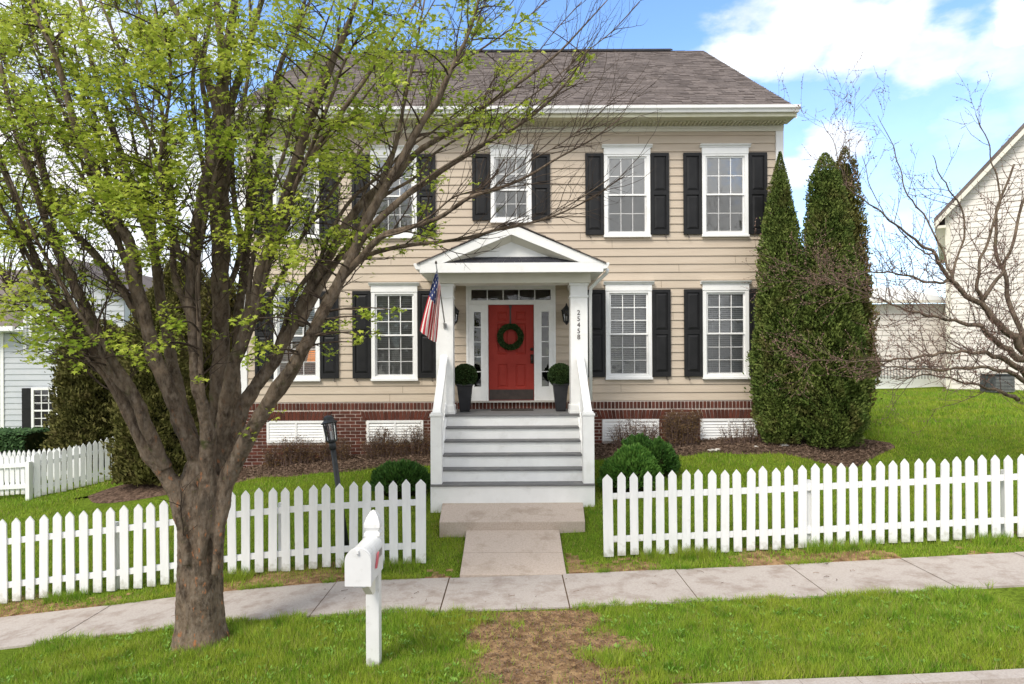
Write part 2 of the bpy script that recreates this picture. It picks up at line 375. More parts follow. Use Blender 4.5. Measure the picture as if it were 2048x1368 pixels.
bed('mulch_bed',np.linspace(1.4,7.3,40),lambda x: fr2(x),lambda x:14.12 if x<6.3 else 14.12-.9*((x-6.3)))
bed('mulch_bed',np.linspace(-8.6,-5.6,24),lambda x:13.4-.55*math.sqrt(max(0,1-((x+7.1)/1.15)**2)),lambda x:13.4+.8*math.sqrt(max(0,1-((x+7.1)/1.15)**2)))
# bare soil patch
def dirtmask(x,y):
    c=.22+.03*(8-y); w=.68+.15*(8-y)
    n=.22*np.sin(x*5+y*3)+.16*np.sin(y*9+x*2)+.1*np.sin(x*13-y*7)
    return np.clip((w-np.abs(x-c)+n*.8)/.35,0,1)
grid('bare_soil',np.arange(-1.6,2.4,.1),np.arange(KERB+.01,7.99,.1),.006,M['soil'],flt=lambda x,y: dirtmask(x,y)>.05)

grid('bare_soil',np.concatenate([np.arange(-8.4,-.75,.09),np.arange(.76,8.4,.09)]),np.arange(9.205,9.95,.08),.006,M['soil'],flt=lambda x,y: abs(x)>.8 and (.5+.6*math.sin(x*1.7+.6)+.35*math.sin(x*4.3)-(y-9.2)*1.1+.25*math.sin(x*23)*math.sin(y*31))>.12)
# ------------------------------------------------------------------ grass
def blades(name, x0,x1,y0,y1, dens, h, w, mask, m, lean=.5, clump=True):
    n=int((x1-x0)*(y1-y0)*dens)
    x=RNG.uniform(x0,x1,n); y=RNG.uniform(y0,y1,n)
    pr=mask(x,y)
    if clump:
        nn=np.sin(x*7.3+1.3*np.sin(y*5.1))*np.sin(y*8.7+1.1*np.sin(x*6.3)); pr=pr*np.clip(.78+.35*nn,0,1)
    k=RNG.random(n)<pr; x=x[k]; y=y[k]; n=len(x)
    z=ground(x,y)-.005
    hh=h*RNG.uniform(.5,1.25,n)*(1+.25*np.sin(x*1.9)*np.sin(y*2.3+x)); ang=RNG.uniform(0,2*np.pi,n); ww=w*RNG.uniform(.6,1.3,n)
    la=RNG.uniform(0,2*np.pi,n); ll=RNG.uniform(.1,1,n)*lean*hh
    dx=np.cos(ang)*ww/2; dy=np.sin(ang)*ww/2
    V=np.zeros((n,3,3),np.float32)
    V[:,0]=np.stack([x-dx,y-dy,z],-1); V[:,1]=np.stack([x+dx,y+dy,z],-1)
    V[:,2]=np.stack([x+np.cos(la)*ll,y+np.sin(la)*ll,z+hh],-1)
    return npmesh(name,V,3,m)
def inr(x,y,a,b,c,d): return (x>a)&(x<b)&(y>c)&(y<d)
def verge(x,y):
    edge=7.98+.05*np.sin(x*3.1)+.04*np.sin(x*9)
    return (1-dirtmask(x,y)*.975)*(y<edge)*(y>KERB+.02)
def frn(x): return 13.15+.08*np.sin(x*2.2)+.05*np.sin(x*5+1)
def yard(x,y):
    ok=(y>9.22+.04*np.sin(x*4)+.03*np.sin(x*11))
    ok&=~inr(x,y,-.74,.74,9,10.7); ok&=~inr(x,y,-1.18,1.18,10.56,11.5); ok&=~inr(x,y,-1.38,1.38,11.3,14.2)
    f=frn(x); f2=f-1.0*np.exp(-((x-6.15)/.75)**2)
    ok&=~((x>-5.9)&(x<-1.4)&(y>f)&(y<14.2)); ok&=~((x>1.4)&(x<6.3)&(y>f2)); ok&=~((x>=6.3)&(x<7.3)&(y>f2)&(y<14.12-.9*(x-6.3)))
    ok&=~(((x+7.1)/1.28)**2+((y-13.3)/.75)**2<1)
    p=np.where(ok,1.,0.)
    strip=np.clip((9.75-y)/.5,0,1)      # worn ground between fence and pavement
    p*=1-strip*np.clip(.5+.6*np.sin(x*1.7+.6)+.35*np.sin(x*4.3),0,.88)
    p*=1-.5*np.exp(-((x+.95)**2+(y-9.5)**2)/.08)-.0
    return p
g=[blades('grass',-5.6,5.4,KERB,8.1,9500,.075,.0075,verge,M['grass'],lean=.7)]
g.append(blades('grass',-8.4,8.4,9.2,11.6,3600,.065,.009,yard,M['grass'],lean=.8))
g.append(blades('grass',-11,11,11.6,14.2,2300,.065,.011,yard,M['grass'],lean=.8))
def far(x,y): return np.where((x>5.7)|(x<-5.8),1.,0.)*np.where(((x+7.1)/1.28)**2+((y-13.3)/.75)**2<1,0,1)
g.append(blades('grass',5.7,17,14.1,24,700,.075,.022,far,M['grass'],lean=.8,clump=False))
g.append(blades('grass',-16,-5.8,14.1,19,350,.08,.022,far,M['grass'],lean=.8,clump=False))
def tufty(x,y):
    n=np.sin(x*3.7+2*np.sin(y*2.9+x))*np.sin(y*5.3+1.7*np.sin(x*2.3)); return verge(x,y)*(n>.55)
g.append(blades('grass',-5.6,5.4,KERB,8.1,5200,.115,.0085,tufty,M['grass'],lean=1.0,clump=False))
def edge(x,y):
    n=np.sin(x*5.1)*np.sin(x*1.7+1)+.3*np.sin(x*17); return (((np.abs(y-7.99)<.035)|(np.abs(y-9.22)<.04))&(n>.0)&(dirtmask(x,np.minimum(y,7.9))<.3)&(np.abs(x)>0))*(~((y>9)&(np.abs(x)<.76)))*1.
g.append(blades('grass',-6,5.6,7.9,9.3,9000,.085,.008,edge,M['grass'],lean=1.3,clump=False))
def fbase(x,y):
    n=np.sin(x*2.9+.8)+.6*np.sin(x*7.7); return ((np.abs(y-9.62)<.10)&(n>.35)&(np.abs(x)>1.25))*1.
g.append(blades('grass',-8,8.2,9.4,9.8,5000,.15,.009,fbase,M['grass'],lean=.8,clump=False))
for o in g: tag(o,'short green lawn grass','grass',kind='stuff')
def strawm(x,y): return dirtmask(x,y)*.9+.10
o=blades('straw',-3,4.5,KERB+.02,7.97,3800,.02,.008,strawm,M['thatch'],lean=2.2,clump=False); tag(o,'dry straw and dead grass on the bare soil','straw',kind='stuff')
def sm2(x,y):
    p=np.clip(.5+.6*np.sin(x*1.7+.6)+.3*np.sin(x*4.3),0,1)*np.clip((10-y)/.7,0,1)
    return p*(np.abs(x)>.74)*(y>9.23)
o=blades('straw',-7.5,7.5,9.2,10.0,2600,.018,.009,sm2,M['thatch'],lean=2.2,clump=False); tag(o,'dry straw along the foot of the fence','straw',kind='stuff')
def mm(x,y): return 1-np.where(yard(x,y)>0,1.,0.)
def mmask(x,y):
    f=frn(x); f2=f-1.0*np.exp(-((x-6.15)/.75)**2)
    return np.where(((x>-5.9)&(x<-1.4)&(y>f)&(y<14.05))|((x>1.4)&(x<6.3)&(y>f2)&(y<14.05))|((x>=6.3)&(x<7.2)&(y>f2)&(y<14-.9*(x-6.3))),1.,0.)*1.
def chips(name,x0,x1,y0,y1,dens,mask,size,m,up=.04):
    n=int((x1-x0)*(y1-y0)*dens); x=RNG.uniform(x0,x1,n); y=RNG.uniform(y0,y1,n); k=mask(x,y)>.5; x=x[k];y=y[k]; n=len(x)
    z=ground(x,y)+up+RNG.uniform(0,.03,n); c=np.stack([x,y,z],-1)
    a=RNG.normal(size=(n,3)); a[:,2]*=.4; a/=np.linalg.norm(a,axis=1)[:,None]; b=RNG.normal(size=(n,3)); b-=a*(a*b).sum(1)[:,None]; b/=np.linalg.norm(b,axis=1)[:,None]
    s=size*RNG.uniform(.5,1.5,n)[:,None]; a=a*s; b=b*s*.3
    V=np.stack([c-a-b,c+a-b,c+a+b,c-a+b],1); return npmesh(name,V,4,m)
o=chips('soil_crumbs',-1,2,KERB+.02,7.95,1500,lambda x,y: dirtmask(x,y),.009,M['chip'],up=.006); tag(o,'crumbs of soil and dark debris on the bare patch','soil crumbs',kind='stuff')
o=chips('mulch_chips',-6,7.4,12,14.1,1500,mmask,.02,M['chip']); tag(o,'brown wood mulch chips in the beds','mulch',kind='stuff')

# broad-leaved weeds in the verge
n=520; x=RNG.uniform(-5.2,5.2,n); y=RNG.uniform(6.1,7.95,n); k=(dirtmask(x,y)<.6); x=x[k]; y=y[k]; VV=[]
for a_,b_ in zip(x,y):
    z_=gz(a_,b_)+.03; m=random.randint(4,9); t=RNG.uniform(0,6.28,m); r_=RNG.uniform(.02,.05,m)
    c=np.stack([a_+np.cos(t)*r_,b_+np.sin(t)*r_,z_+RNG.uniform(0,.035,m)],-1); d=np.stack([np.cos(t),np.sin(t),.5*np.ones(m)],-1); nn_=np.stack([-np.sin(t),np.cos(t),0*t],-1)
    s_=.022; VV.append(np.stack([c-d*s_,c-nn_*s_*.4,c+d*s_,c+nn_*s_*.4],1).reshape(-1,3))
M['weed']=mat('weed_leaf',(.08,.19,.02),(.20,.33,.05),rough=.6,scale=3,island=.7)
o=npmesh('weeds',np.concatenate(VV),4,M['weed']); tag(o,'small broad-leaved weeds scattered in the verge','weeds',kind='stuff')
fl_=MB()
for i in range(70):
    x=random.uniform(-5,5); y=random.choice([random.uniform(8.05,9.15),random.uniform(6.2,7.9)]) ; 
    if y<8 and abs(x-.3)>.8: x=random.uniform(-.3,1.0)
    a_=random.uniform(0,3.14); l=random.uniform(.02,.10); z_=gz(x,8.6 if y>8 else y)+(.036 if y>8 else .02)
    fl_.tube([(x,y,z_),(x+l*math.cos(a_)*.5,y+l*math.sin(a_)*.5,z_+.006),(x+l*math.cos(a_+.3),y+l*math.sin(a_+.3),z_)],.003,4)
o=fl_.build('fallen_twigs',M['chip']); tag(o,'small fallen twigs and bits on the pavement and bare soil','twigs',kind='stuff')

# ------------------------------------------------------------------ fence
def picket_mb(x,w,y0,y1,z0,z1):
    t=.055; return MB().prism([(x-w/2,z0),(x+w/2,z0),(x+w/2,z1-t*1.35),(x+w*.36,z1-t*.9),(x,z1),(x-w*.36,z1-t*.9),(x-w/2,z1-t*1.35)],y0,y1)
def straight_fence(label,A,B,pitch,w,h,group,base=.03,rails=(.28,.80),posts=(),sec=2.4,flip=False,rngj=.010):
    A=Vector((*A,0)); B=Vector((*B,0)); d=(B-A); L=d.length; d.normalize(); nrm=Vector((-d.y,d.x,0))
    if nrm.y<0: nrm=-nrm
    if flip: nrm=-nrm
    root=thing('picket_fence',label,'fence',(A.x,A.y,gz(A.x,A.y)),group)
    n=int(L/pitch)
    def W(s,off,z): 
        p=A+d*s+nrm*off; return (p.x,p.y,z)
    G=lambda s: gz((A+d*s).x,(A+d*s).y)
    for i in range(n+1):
        s=i*pitch; ww=w*(1.22 if i==0 else 1); z=G(s)+base+random.uniform(-rngj,rngj)
        mb=picket_mb(0,ww,-.011,.011,z,z+h+random.uniform(-rngj,rngj)); lean=random.uniform(-.012,.012)
        mb.v=[W(s+v[0]+(v[2]-z)*lean,v[1],v[2]) for v in mb.v]
        mb.build('picket',M['fence'],root)
    for r in rails:
        mb=MB(); k=12
        ss=np.linspace(-.03,L+.03,k+1)
        for a,b_ in zip(ss[:-1],ss[1:]):
            za,zb=G(a)+base+h*(1-r),G(b_)+base+h*(1-r); c=[]
            for (off,dz) in ((.013,-.042),(.05,-.042),(.05,.042),(.013,.042)):
                c.append(W(a,off,za+dz)); c.append(W(b_,off,zb+dz))
            mb.add(c,[(0,1,3,2),(2,3,5,4),(4,5,7,6),(6,7,1,0)])
            if a==ss[0]: mb.add(c[0::2],[(0,1,2,3)])
            if b_==ss[-1]: mb.add(c[1::2],[(3,2,1,0)])
        mb.build('rail',M['fence'],root)
    for s in posts:
        z=G(s); mb=MB().box(-.045,.045,.052,.142,z-.2,z+base+h*.80); mb.v=[W(s+v[0],v[1],v[2]) for v in mb.v]; mb.build('post',M['fence'],root)
    return root
FY=9.7
straight_fence('white picket fence right of the front walkway, its end beside the landing',(1.36,FY),(8.6,FY),.1836,.115,1.175,None,posts=(.02,2.87,5.72))
straight_fence('white picket fence left of the walkway, running behind the big tree and mailbox',(-1.31,FY),(-8.7,FY),.1915,.118,1.19,None,posts=(.02,2.0,4.4,6.9))
straight_fence('white side yard fence seen from outside, in front of the left evergreens',(-9.75,14.0),(-8.55,15.1),.115,.088,.92,'side yard fences',posts=(.02,1.5))
straight_fence('low white fence with its rails showing, before the neighbour\'s clipped hedge',(-9.82,14.0),(-12.4,14.4),.125,.085,.84,'side yard fences',posts=(.02,2.4),flip=True,base=.1)
straight_fence('white fence of the far side of the neighbouring garden, behind the low white fence',(-9.6,15.3),(-13.4,15.8),.125,.085,.72,'side yard fences',posts=(.02,),base=.12)

# ------------------------------------------------------------------ house
HY=14.1; HW=5.6
def Z(py): return HC-(py-CV)*HY/F        # height on the front wall for a photo row
house=thing('house','two-storey beige clapboard house with black shutters, red front door and white porch','house',(0,HY,1.2))
H=house
WT=[]   # window openings: xc, w, z0, z1, kind
up=(5.53,7.19); lo=(2.60,4.38)
wins=[(2.39,up,'u'),(4.41,up,'u'),(-2.42,up,'u'),(-4.43,up,'u'),(0.0,(5.84,7.19),'c'),
      (2.41,lo,'l'),(4.41,lo,'l'),(-2.42,lo,'l'),(-4.43,lo,'l')]
CW=.95       # casing outer width
opens=[]
for xc,(z0,z1),k in wins:
    w=CW if k!='c' else .84
    opens.append((xc-w/2+.04,xc+w/2-.04,z0+.03,z1-.02))
opens.append((-.90,.86,2.12,4.46))     # entrance
# lap siding
C=.1655; Zb=2.125; Zt=7.66
sd=MB()
k=0; z=Zb
def lap(x0,x1,za,zb,zc):
    f=lambda q: HY-.024+.020*(q-zc)/C
    ya,yb=f(za),f(zb)
    sd.add([(x0,ya,za),(x1,ya,za),(x1,yb,zb),(x0,yb,zb),(x0,HY+.02,za),(x1,HY+.02,za)],[(0,1,2,3),(4,5,1,0)])
while z<Zt:
    zn=min(z+C,Zt); cuts=sorted({z,zn}|{q for o_ in opens for q in (o_[2],o_[3]) if z<q<zn})
    for a,b_ in zip(cuts[:-1],cuts[1:]):
        zm=(a+b_)/2; iv=sorted((o_[0],o_[1]) for o_ in opens if o_[2]<zm<o_[3])
        x=-HW+.05
        for (p,q) in iv+[(HW-.05,None)]:
            if p>x: lap(x,p,a,b_,z)
            if q: x=q
    z=zn
# staggered board joints
for i in range(33):
    for r in range(2):
        xj_=random.uniform(-5.2,5.2); zj=Zb+C*i+.01
        if any(o_[0]-.1<xj_<o_[1]+.1 and o_[2]-.2<zj<o_[3]+.2 for o_ in opens): continue
        sd.add([(xj_,HY-.0255,zj),(xj_+.006,HY-.0255,zj),(xj_+.006,HY-.007,zj+C-.02),(xj_,HY-.007,zj+C-.02)],[(0,1,2,3)],1)
sd.box(-HW,-HW+.12,HY-.001,HY+11.9,Zb,Zt+.1); sd.box(HW-.12,HW,HY-.001,HY+11.9,Zb,Zt+.1); sd.box(-HW+.12,HW-.12,HY+11.8,HY+11.9,1,Zt)
# gable ends
EY=HY-.5; EZ=7.97; RYY=20.2; RZ_=12.12
for sx in (-1,1):
    xa=sx*(HW-.12); xb=sx*(HW-.001)
    sd.prism([(HY,Zt+.1),(HY+11.9,Zt+.1),(RYY,RZ_-.25)],min(xa,xb),max(xa,xb),'x')
sd.build('siding',[M['siding'],M['joint']],H)
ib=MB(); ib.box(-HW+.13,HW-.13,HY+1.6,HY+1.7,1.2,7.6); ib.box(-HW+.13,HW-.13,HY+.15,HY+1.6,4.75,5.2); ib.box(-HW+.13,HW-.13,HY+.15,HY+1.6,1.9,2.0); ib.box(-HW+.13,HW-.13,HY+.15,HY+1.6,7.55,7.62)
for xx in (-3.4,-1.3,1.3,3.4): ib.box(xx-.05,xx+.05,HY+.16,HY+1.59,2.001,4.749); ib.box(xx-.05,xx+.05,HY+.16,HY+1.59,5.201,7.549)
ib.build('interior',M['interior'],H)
# corner boards, frieze, soffit, fascia, gutter
for sx in (-1,1):
    mb=MB(); x0,x1=(HW-.14,HW+.02) if sx>0 else (-HW-.02,-HW+.14)
    mb.box(x0,x1,HY-.045,HY-.0005,Zb-.02,Zt+.0); xs_=HW+.02
    mb.build('corner_board',M['white'],H,bevel=.004)
mb=MB().box(-HW-.02,HW+.02,HY-.048,HY-.0006,Zt+.001,7.80); mb.box(-HW-.02,HW+.02,HY-.06,HY-.0485,7.72,7.80); mb.build('frieze_board',M['cream'],H)
mb=MB().box(-5.70,5.68,EY,HY-.061,7.79,7.805)
for i in range(145):
    x=-5.64+i*.0775; mb.box(x,x+.045,EY+.20,HY-.065,7.765,7.7895)
mb.build('soffit',M['soffit'],H)
mb=MB().box(-5.70,5.68,EY-.022,EY-.0005,7.785,7.94); mb.box(-5.70,5.68,EY-.03,EY-.0225,7.79,7.83); mb.build('fascia',M['soffit'],H)
gp=[(EY-.023,7.86),(EY-.085,7.86),(EY-.10,7.90),(EY-.135,7.93),(EY-.14,7.985),(EY-.125,7.985),(EY-.12,7.94),(EY-.09,7.91),(EY-.08,7.875),(EY-.023,7.875)]
MB().prism(gp,-5.74,5.72,'x').build('gutter',M['white'],H,smooth=False)
# roof: real shingle courses on a deck
rf=MB(); sl=Vector((0,RYY-EY,RZ_-EZ)); SL=sl.length; sl.normalize(); nn=Vector((0,-sl.z,sl.y))
XR=5.70
def rp(s,x,h): 
    p=Vector((x,EY-.06,EZ-.04))+sl*s+nn*h; return (p.x,p.y,p.z)
rf.add([rp(0,-XR,0),rp(0,XR,0),rp(SL+.06,XR,0),rp(SL+.06,-XR,0)],[(0,1,2,3)])
rf.add([(-XR,RYY,RZ_-.03),(XR,RYY,RZ_-.03),(XR,2*RYY-EY,EZ-.04),(-XR,2*RYY-EY,EZ-.04)],[(0,1,2,3)])
e=.165; nC=int(SL/e)
for i in range(nC+1):
    s0=i*e; x=-XR+random.uniform(-.15,0)
    while x<XR:
        w=random.uniform(.10,.30); th=random.choice([.008,.008,.016]); d_=random.uniform(-.008,.008)
        a=max(x,-XR); b_=min(x+w-.004,XR)
        if b_>a:
            s1=min(s0+e+.02,SL+.05)
            rf.add([rp(s0+d_,a,th+.006),rp(s0+d_,b_,th+.006),rp(s1,b_,.005),rp(s1,a,.005),rp(s0+d_,a,.0),rp(s0+d_,b_,.0)],[(0,1,2,3),(4,5,1,0)])
        x+=w
roof=rf.build('roof',M['roof'],H)
MB().prism([(RYY-.22,RZ_-.09),(RYY,RZ_+.03),(RYY+.22,RZ_-.09),(RYY+.22,RZ_-.05),(RYY,RZ_+.07),(RYY-.22,RZ_-.05)],-4.4,4.75,'x').build('ridge_vent',M['ridge'],roof)
for sx in (-1,1):   # rake boards
    x0,x1=(XR-.03,XR-.003) if sx>0 else (-XR+.003,-XR+.03)
    a=[(EY-.02,EZ-.04),(RYY,RZ_-.06),(2*RYY-EY,EZ-.07),(2*RYY-EY,EZ-.25),(RYY,RZ_-.26),(EY-.02,EZ-.22)]
    MB().prism(a,x0,x1,'x').build('rake_board',M['white'],H)
    xa,xb=(HW+.001,XR-.031) if sx>0 else (-XR+.031,-HW-.001)
    MB().prism([(EY,EZ-.10),(RYY,RZ_-.14),(2*RYY-EY,EZ-.13),(2*RYY-EY,EZ-.15),(RYY,RZ_-.16),(EY,EZ-.12)],xa,xb,'x').build('rake_soffit',M['soffit'],H)
# brick foundation
vents=[(-4.46,1.21),(-2.42,1.17),(2.44,1.17),(4.46,1.17)]
fb=MB(); fb.box(-HW+.02,HW-.02,HY-.006,HY+11.8,-.4,Zb-.001,1)
def brk(x0,x1,z0,z1,dy=0): fb.box(x0+.007,x1-.007,HY-.016-dy+random.uniform(-.003,.002),HY-.0045,z0+.0065,z1-.0065,0)
zt=Zb-.02; 
x=-HW
while x<HW: brk(x,min(x+.0727,HW),zt-.152,zt,.006); x+=.0757
za=zt-.165
def invent(x,ex=.12): return any(abs(x-vx)<vw/2+ex for vx,vw in vents)
for vx,vw in vents:          # flat jack arches
    n=18; w=(vw+.2)/n
    for i in range(n):
        t=(i-n/2+.5)/(n/2); x0=vx-(vw+.2)/2+i*w+.003; w2=w; sh=.035*t
        fb.add([(x0+.005-sh*.6,HY-.026,za-.195),(x0+w-.005-sh*.6,HY-.026,za-.195),(x0+w-.005+sh,HY-.026,za-.01),(x0+.005+sh,HY-.026,za-.01),
                (x0+.005-sh*.6,HY-.0045,za-.195),(x0+w-.005-sh*.6,HY-.0045,za-.195),(x0+w-.005+sh,HY-.0045,za-.01),(x0+.005+sh,HY-.0045,za-.01)],
               [(0,1,2,3),(0,4,5,1),(1,5,6,2),(2,6,7,3),(3,7,4,0)])
pitch=.0695; r=0; z=za
while z>.2:
    x=-HW+(.107 if r%2 else 0)-.1
    while x<HW:
        a=max(x,-HW); b_=min(x+.214,HW); zz0=z-pitch
        segs=[(a,b_)]
        for vx,vw in vents:
            top=za-.198; bot=za-.198-.47
            lim=None
            if zz0+.01>top-.0: lim=(vx-vw/2-.10,vx+vw/2+.10)
            elif z>bot+.02: lim=(vx-vw/2,vx+vw/2)
            if lim:
                ns=[]
                for (p,q) in segs:
                    if q<=lim[0] or p>=lim[1]: ns.append((p,q)); continue
                    if p<lim[0]: ns.append((p,lim[0]))
                    if q>lim[1]: ns.append((lim[1],q))
                segs=ns
        for p,q in segs:
            if q-p>.02: brk(p,q,zz0,z)
        x+=.214
    z-=pitch; r+=1
fb.build('brick_foundation',[M['brick'],M['mortar']],H)
for vx,vw in vents:
    z1=za-.20; z0=z1-.45
    mb=MB()
    for (a,b_,c,d) in ((vx-vw/2,vx+vw/2,z1-.05,z1),(vx-vw/2,vx+vw/2,z0,z0+.05),(vx-vw/2,vx-vw/2+.05,z0+.05,z1-.05),(vx+vw/2-.05,vx+vw/2,z0+.05,z1-.05),(vx-.02,vx+.02,z0+.05,z1-.05)):
        mb.box(a+.002,b_-.002,HY-.04,HY-.008,c,d)
    v=mb.build('foundation_vent',M['white'],H)
    lv=MB()
    for i in range(6):
        zz=z0+.055+i*.056
        lv.add([(vx-vw/2+.05,HY-.034,zz),(vx+vw/2-.05,HY-.034,zz),(vx+vw/2-.05,HY-.014,zz+.052),(vx-vw/2+.05,HY-.014,zz+.052),(vx-vw/2+.05,HY-.008,zz),(vx+vw/2-.05,HY-.008,zz)],[(0,1,2,3),(4,5,1,0)])
    lv.build('louvre',M['white'],v)

# windows
def window(xc,z0,z1,w,kind,rows):
    y=HY
    mb=MB(); cw=.075
    mb.box(xc-w/2,xc-w/2+cw,y-.055,y+.03,z0,z1); mb.box(xc+w/2-cw,xc+w/2,y-.055,y+.03,z0,z1)
    mb.box(xc-w/2+cw,xc+w/2-cw,y-.055,y+.03,z0,z0+.055); mb.box(xc-w/2-.012,xc+w/2+.012,y-.085,y+.03,z0-.045,z0-.001)
    mb.box(xc-w/2+cw,xc+w/2-cw,y-.055,y+.03,z1-.04,z1)
    # header and crown
    hd=.13
    mb.box(xc-w/2-.005,xc+w/2+.005,y-.065,y-.001,z1+.001,z1+hd)
    prof=[(y-.001,z1+hd+.0005),(y-.075,z1+hd+.0005),(y-.08,z1+hd+.02),(y-.115,z1+hd+.045),(y-.125,z1+hd+.065),(y-.001,z1+hd+.07)]
    mb.prism(prof,xc-w/2-.045,xc+w/2+.045,'x')
    win=mb.build('window',M['white'],H,bevel=.004)
    ix0,ix1,iz0,iz1=xc-w/2+cw,xc+w/2-cw,z0+.055,z1-.04
    zm=(iz0+iz1)/2 if kind!='c' else iz0+(iz1-iz0)*.47
    sb=MB(); f=.035
    for (a,b_,yy) in ((zm-.018,iz1,y-.02),(iz0,zm+.018,y+.006)):
        yb_=yy+.025
        sb.box(ix0+.001,ix0+f,yy,yb_,a,b_); sb.box(ix1-f,ix1-.001,yy,yb_,a,b_); sb.box(ix0+f,ix1-f,yy,yb_,a,a+f); sb.box(ix0+f,ix1-f,yy,yb_,b_-f,b_)
    sb.build('sash',M['white'],win)
    mu=MB()
    for (a,b_,yy) in ((zm+.017,iz1-f,y-.008),(iz0+f,zm-.017,y+.018)):
        for i in (1,2):
            xx=ix0+f+(ix1-ix0-2*f)*i/3; mu.box(xx-.009,xx+.009,yy-.004,yy+.004,a,b_)
        for i in range(1,rows):
            zz=a+(b_-a)*i/rows; mu.box(ix0+f,ix1-f,yy-.003,yy+.003,zz-.009,zz+.009)
    mu.build('muntin',M['white'],win)
    gb=MB(); gb.add([(ix0+f,y-.003,zm+.017),(ix1-f,y-.003,zm+.017),(ix1-f,y-.003,iz1-f),(ix0+f,y-.003,iz1-f)],[(0,1,2,3)])
    gb.add([(ix0+f,y+.023,iz0+f),(ix1-f,y+.023,iz0+f),(ix1-f,y+.023,zm-.017),(ix0+f,y+.023,zm-.017)],[(0,1,2,3)])
    gb.build('glass',M['glass'] if kind=='l' else M['glass2'],win)
    MB().add([(ix0+.02,y-.002,iz0+.01),(ix1-.02,y-.002,iz0+.01),(ix1-.02,y-.002,zm-.019),(ix0+.02,y-.002,zm-.019)],[(0,1,2,3)]).build('insect_screen',M['screen'],win)
    bl=MB(); n=int((iz1-iz0)/.040); tl=math.radians(74 if kind!='l' else random.choice([34,40,46])); hw=.025
    for i in range(n):
        zz=iz0+.02+i*.040; dy,dz=math.cos(tl)*hw,math.sin(tl)*hw; yc=y+(.085 if kind=='l' else .034); j=random.uniform(-.002,.002)
        bl.add([(ix0+.01,yc-dy,zz-dz+j),(ix1-.01,yc-dy,zz-dz),(ix1-.01,yc+dy,zz+dz),(ix0+.01,yc+dy,zz+dz+j)],[(0,1,2,3)])
    for xx in (ix0+.15,ix1-.15): bl.box(xx-.002,xx+.002,y+.055,y+.058,iz0,iz1)
    bl.build('blind',M['blind'],win)
    return win
for xc,(z0,z1),k in wins:
    window(xc,z0,z1,CW if k!='c' else .84,k,{'u':2,'c':2,'l':3}[k])
def shutter(x0,x1,z0,z1):
    y0=HY-.062; y1=HY-.027
    mb=MB(); st=.06; zm=z0+(z1-z0)*.51
    mb.box(x0,x0+st,y0,y1,z0,z1); mb.box(x1-st,x1,y0,y1,z0,z1)
    for a,b_ in ((z0,z0+.10),(z1-.07,z1),(zm-.045,zm+.045)): mb.box(x0+st,x1-st,y0,y1,a,b_)
    for a,b_ in ((z0+.10,zm-.045),(zm+.045,z1-.07)):
        mb.box(x0+st,x1-st,y1-.012,y1-.001,a,b_)
        g=.045; X0,X1,A,B=x0+st+.008,x1-st-.008,a+.008,b_-.008
        mb.add([(X0,y1-.0125,A),(X1,y1-.0125,A),(X1,y1-.0125,B),(X0,y1-.0125,B),(X0+g,y0+.008,A+g),(X1-g,y0+.008,A+g),(X1-g,y0+.008,B-g),(X0+g,y0+.008,B-g)],
               [(4,5,6,7),(0,1,5,4),(1,2,6,5),(2,3,7,6),(3,0,4,7)])
    return mb.build('shutter',M['shutter'],H,bevel=.003)
def hook(x,z,par):
    MB().tube([(x,HY-.03,z+.01),(x,HY-.07,z-.02),(x,HY-.08,z-.05),(x+.015,HY-.08,z-.07),(x+.03,HY-.08,z-.055)],.009,6).build('shutter_hook',M['bronze'],par)
for xc,(z0,z1),k in wins:
    w=CW if k!='c' else .84; sw_=.375
    zt_=z1+.03; zb_=z0+.01
    if k=='c': sw_=.37; 
    for sd_ in (-1,1):
        a=xc+sd_*(w/2+.012); b_=xc+sd_*(w/2+.012+sw_); x0,x1=min(a,b_),max(a,b_)
        s=shutter(x0,x1,zb_,zt_); hook((x0+x1)/2+sd_*.10,zb_,s)

# entrance
def dz(py): return Z(py)
en=MB(); y0=HY-.05; y1=HY+.07
xl,xr=(933-CU)/96.8,(1111.4-CU)/96.8
dx0,dx1=(976.9-CU)/96.8,(1068.2-CU)/96.8
sl=[((948.5-CU)/96.8,(962.2-CU)/96.8),((1083.2-CU)/96.8,(1097.6-CU)/96.8)]
tz0,tz1=Z(600.5),Z(579.5); sz0,sz1=Z(773),Z(624); dtop=Z(609.5); dbot=2.135
en.box(xl,xr,y0,y1,tz1,Z(570)); en.box(xl,xr,y0,y1,dtop,tz0)
tx0,tx1=(943.5-CU)/96.8,(1102-CU)/96.8
en.box(xl,tx0,y0,y1,tz0,tz1); en.box(tx1,xr,y0,y1,tz0,tz1)
en.box(xl,sl[0][0],y0,y1,dbot,dtop); en.box(sl[0][1],dx0,y0,y1,dbot,dtop); en.box(dx1,sl[1][0],y0,y1,dbot,dtop); en.box(sl[1][1],xr,y0,y1,dbot,dtop)
for a,b_ in sl: en.box(a,b_,y0+.002,y1,dbot,sz0); en.box(a,b_,y0+.002,y1,sz1,dtop)
en.box(xl-.02,xr+.02,y0-.03,y0+.0005,Z(570)-.02,Z(566))
en.box(xl,xl+.05,y0-.015,y0-.0005,dbot,Z(571)); en.box(xr-.05,xr,y0-.015,y0-.0005,dbot,Z(571))
for a,b_ in ((dx0-.045,dx0),(dx1,dx1+.045)): en.box(a,b_,y0-.012,y0-.0005,dbot,dtop)
ent=en.build('door_surround',M['white'],H,bevel=.004)
MB().box(xl,xr,HY-.09,HY+.07,2.10,2.134).build('threshold',M['stone'],H)
